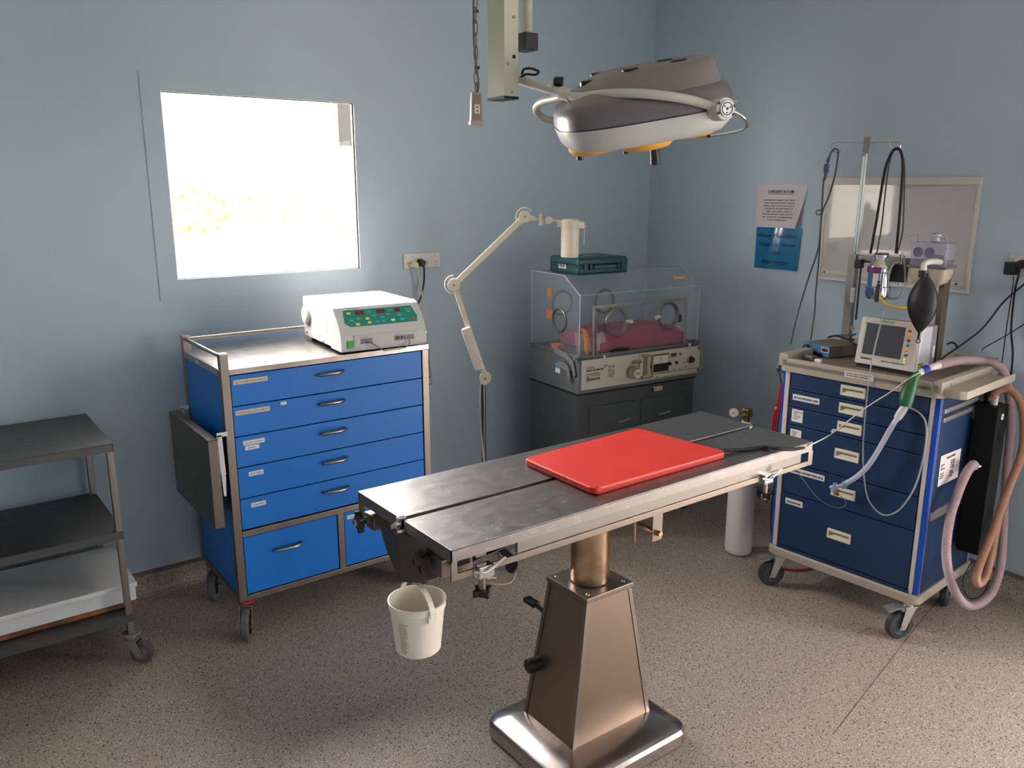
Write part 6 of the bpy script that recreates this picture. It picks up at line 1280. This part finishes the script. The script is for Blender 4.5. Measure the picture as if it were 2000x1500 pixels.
b.merge(t); pp = b.build('paper_sheet', mat('notice_paper', (206, 196, 198), .8), sn, 80)
def nt_(s, size, y, z, m, width=None, bold=0, par=pp, al='CENTER', x=-.004):
    o = text(s, size, (0, 0, 0), (0, -1, 0), (0, 0, 1), m, par, align=al, width=width, bold=bold, ext=.0001)
    for v in o.data.vertices:
        w_ = v.co+Vector((0, y, z)); vv_ = (1.687-w_.z)/.208; vv_ = max(0, min(1, vv_)); u = (-.761-w_.y)/(.295-.037*vv_); u = max(0, min(1, u)); w_.x = -.003-.0305*(u**2)*(vv_**1.5); v.co = w_-par.parent.location
    return o
nt_('SURGERY ROOM', .021, -.905, 1.645, INK, .15, .0002); 
b = MB(); b.box(0, .0004, -.075, .075, 0, .0016); o = b.build('underline', INK, pp, 0)
for v in o.data.vertices: v.co += Vector((-.0035, -.905, 1.6395))-sn.location
for k, s in enumerate(['MUST BE KEPT CLEAN AT ALL TIMES!!', 'CLEAN TABLE AFTER EVERY SURGERY,', 'ALWAYS CHECK FOR BLOOD & URINE IN', 'THE MIDDLE & AROUND THE BASE OF', 'TABLE.  MAKE SURE ALL WALLS &', 'SURFACES ARE CLEAN & FREE FROM CAT', 'HAIR.  ALWAYS USE F10 & PAPER TOWEL.', 'FLOOR IS WASHED DAILY']):
    nt_(s, .0105, -.9+(.004 if k > 4 else 0), 1.607-.0138*k, INK, {3: .17, 4: .155, 7: .12}.get(k, .188))
on = thing('oxygen_notice', 'teal blue laminated notice about turning the oxygen off on the right wall', 'notice', (-.002, -.9, 1.37))
OB = mat('teal_blue_laminate', (0, 104, 150), .18, coat=.6)
b = MB(); t = bmesh.new(); q4 = [(0, -.772, 1.475), (0, -1.043, 1.478), (0, -1.031, 1.27), (0, -.773, 1.269)]; Vn = [[None]*17 for _ in range(17)]
for i in range(17):
    for k in range(17):
        u, v = i/16, k/16; pt = (Vector(q4[0])*(1-u)*(1-v)+Vector(q4[1])*u*(1-v)+Vector(q4[2])*u*v+Vector(q4[3])*(1-u)*v); pt.x = -.002-.007*math.exp(-((u-.42+.12*v)/.1)**2)-.010*u*u*v; Vn[i][k] = t.verts.new(pt-on.location)
for i in range(16):
    for k in range(16): t.faces.new((Vn[i][k], Vn[i+1][k], Vn[i+1][k+1], Vn[i][k+1]))
b.merge(t); pb_ = b.build('laminated_sheet', OB, on, 80); INKB = mat('dark_blue_ink', (8, 40, 62), .5)
for k, (s, wd) in enumerate((('Always Make Sure', .228), ('Oxygen is Turned', .215), ('OFF!', .06), ('After Surgery', .165))):
    o = text(s, .028, (0, 0, 0), (0, -1, 0), (0, 0, 1), INKB, pb_, align='CENTER', width=wd, ext=.0002)
    for v in o.data.vertices:
        w_ = v.co+Vector((0, -.9, 1.428-.044*k)); u = (-.772-w_.y)/.265; vv_ = (1.477-w_.z)/.207; w_.x = -.0032-.007*math.exp(-((u-.42+.12*vv_)/.1)**2)-.010*u*u*max(0, vv_); v.co = w_-on.location
def outlet(nm, lab, M, n, hw, hh, m=WHITE):
    t = bpy.data.objects.new(nm, None); col.objects.link(t); t.matrix_world = M; tag(t, lab, 'power outlet')
    b = MB(); b.box(-hw, hw, -.012, -.0005, -hh, hh, .003); pt = b.build('faceplate', m, t)
    for i in range(n):
        x = -hw+hw*2*(i+.5)/n; b = MB(); b.box(x-.007, x+.007, -.0145, -.0115, hh*.42, hh*.72, .0015); b.build('rocker', LABEL, pt)
        b = MB(); 
        for dx, rr in ((-.006, .35), (.006, -.35)): b.box(-.001, .001, -.0124, -.0118, -.004, .004, M=Matrix.Translation((x+dx, 0, -hh*.25)) @ Matrix.Rotation(rr, 4, 'Y'))
        b.box(x-.001, x+.001, -.0124, -.0118, -hh*.72, -hh*.5); b.build('socket_slots', INK, pt, 0)
    return t
g0, g1 = at(787, 511, 'y', 0), at(858, 506, 'y', 0)
gp = outlet('wall_outlet', 'white four-gang power outlet on the back wall between the window and the lamp', Matrix.Translation(((g0.x+g1.x)/2, 0, (g0.z+g1.z)/2)), 4, abs(g1.x-g0.x)/2, .036, mat('off_white_outlet', (214, 206, 196), .45))
def plug(nm, lab, c, m, ax, pts, r, mc):
    t = thing(nm, lab, 'plug', tuple(c)); ax = Vector(ax); b = MB(); b.cyl(ax*.004, ax*.034, .019, .015, n=28, bev=.003); b.cyl(ax*.03, ax*.038, .011, n=20, bev=.002); d = (Vector(pts[1])-Vector(pts[0])).normalized(); b.cyl(ax*.026, Vector(pts[1])-Vector(c) if (Vector(pts[1])-Vector(pts[0])).length < .04 else ax*.03+d*.03, .0065, .004, n=14); b.build('plug_body', m, t)
    b = MB(); b.tube([Vector(p)-Vector(c) for p in pts], r, 8); b.build('flex_cord', mc, t)
CW_ = mat('cream_flex', (196, 188, 172), .5)
c = at(806, 517, 'y', -.012); e1 = (CX1-.2, -.08, 1.14)
plug('white_plug', 'round white plug in the first socket of the four-gang outlet', c, mat('ivory_plug', (206, 198, 176), .45), (0, -1, 0), [c+Vector((0, -.03, 0)), at(816, 528, 'y', -.04), at(822, 560, 'y', -.04), at(825, 590, 'y', -.045), at(821, 615, 'y', -.06), (c.x-.01, -.09, 1.08), (c.x-.05, -.12, 1.054)], .0045, CW_)
c = at(820, 513, 'y', -.012)
plug('black_plug', 'round black plug beside the white one in the four-gang outlet', c, BLACK, (0, -1, 0), [c+Vector((0, -.03, 0)), at(828, 522, 'y', -.04), at(828, 550, 'y', -.035), at(822, 580, 'y', -.04), at(815, 598, 'y', -.055), (c.x-.05, -.08, 1.09), (c.x-.08, -.12, 1.054)], .0042, BLACKM)
g = at(1990, 513, 'x', 0); Mr = Matrix.Translation((0, g.y-.025, g.z-.01)) @ Matrix.Rotation(-PI/2, 4, 'Z')
outlet('side_wall_outlet', 'white double power outlet on the right wall at the edge of the picture', Mr, 2, .058, .036, mat('ivory_outlet', (206, 196, 176), .45))
c = at(1981, 521, 'x', -.014); t = thing('power_adaptor', 'square black plug-in adaptor in the right wall outlet', 'adaptor', tuple(c)); b = MB(); b.box(-.042, 0, -.02, .022, -.03, .02, .004); b.build('adaptor_body', BLACK, t)
b = MB(); wpt = [at(1979, 540, 'x', -.035), at(1978, 560, 'x', -.035), at(1966, 640, 'x', -.05), at(1958, 700, 'x', -.06), at(1950, 760, 'x', -.07), at(1946, 800, 'x', -.08)]; b.tube([p-c for p in wpt], .0022, 8); b.build('adaptor_lead', BLACKM, t)
c2 = at(1998, 516, 'x', -.014)
plug('second_black_plug', 'black mains plug with a thick cord beside the adaptor in the right wall outlet', c2, BLACK, (-1, 0, 0), [c2+Vector((-.03, 0, 0)), at(1990, 535, 'x', -.045), at(1982, 570, 'x', -.03), at(1975, 640, 'x', -.03), at(1978, 690, 'x', -.04), at(1974, 740, 'x', -.04), at(1968, 800, 'x', -.05), at(1966, 860, 'x', -.06)], .0042, BLACKM)
a0 = at(1999, 556, 'x', -.05); 
cable('slanting_black_lead', 'black lead slanting down from the right wall outlet to the back of the trolley tray', [at(2012, 538, 'x', -.05), a0, at(1960, 590, 'x', -.06), at(1920, 640, 'x', -.09), at(1880, 672, 'x', -.13), W(1848, 694, .43), W(1835, 706, .4)], .0036, BLACKM)
cable('thin_slanting_lead', 'thin black lead slanting across the right wall to behind the trolley', [at(2012, 625, 'x', -.04), at(1990, 640, 'x', -.05), at(1960, 658, 'x', -.08), at(1928, 676, 'x', -.1), at(1917, 684, 'x', -.12)], .0022, BLACKM)
cable('arched_black_lead', 'short arched black lead behind the right upright of the rack', [W(1850, 672, .42), W(1858, 669, .44), W(1866, 672, .45), W(1870, 680, .44)], .004, BLACKM)
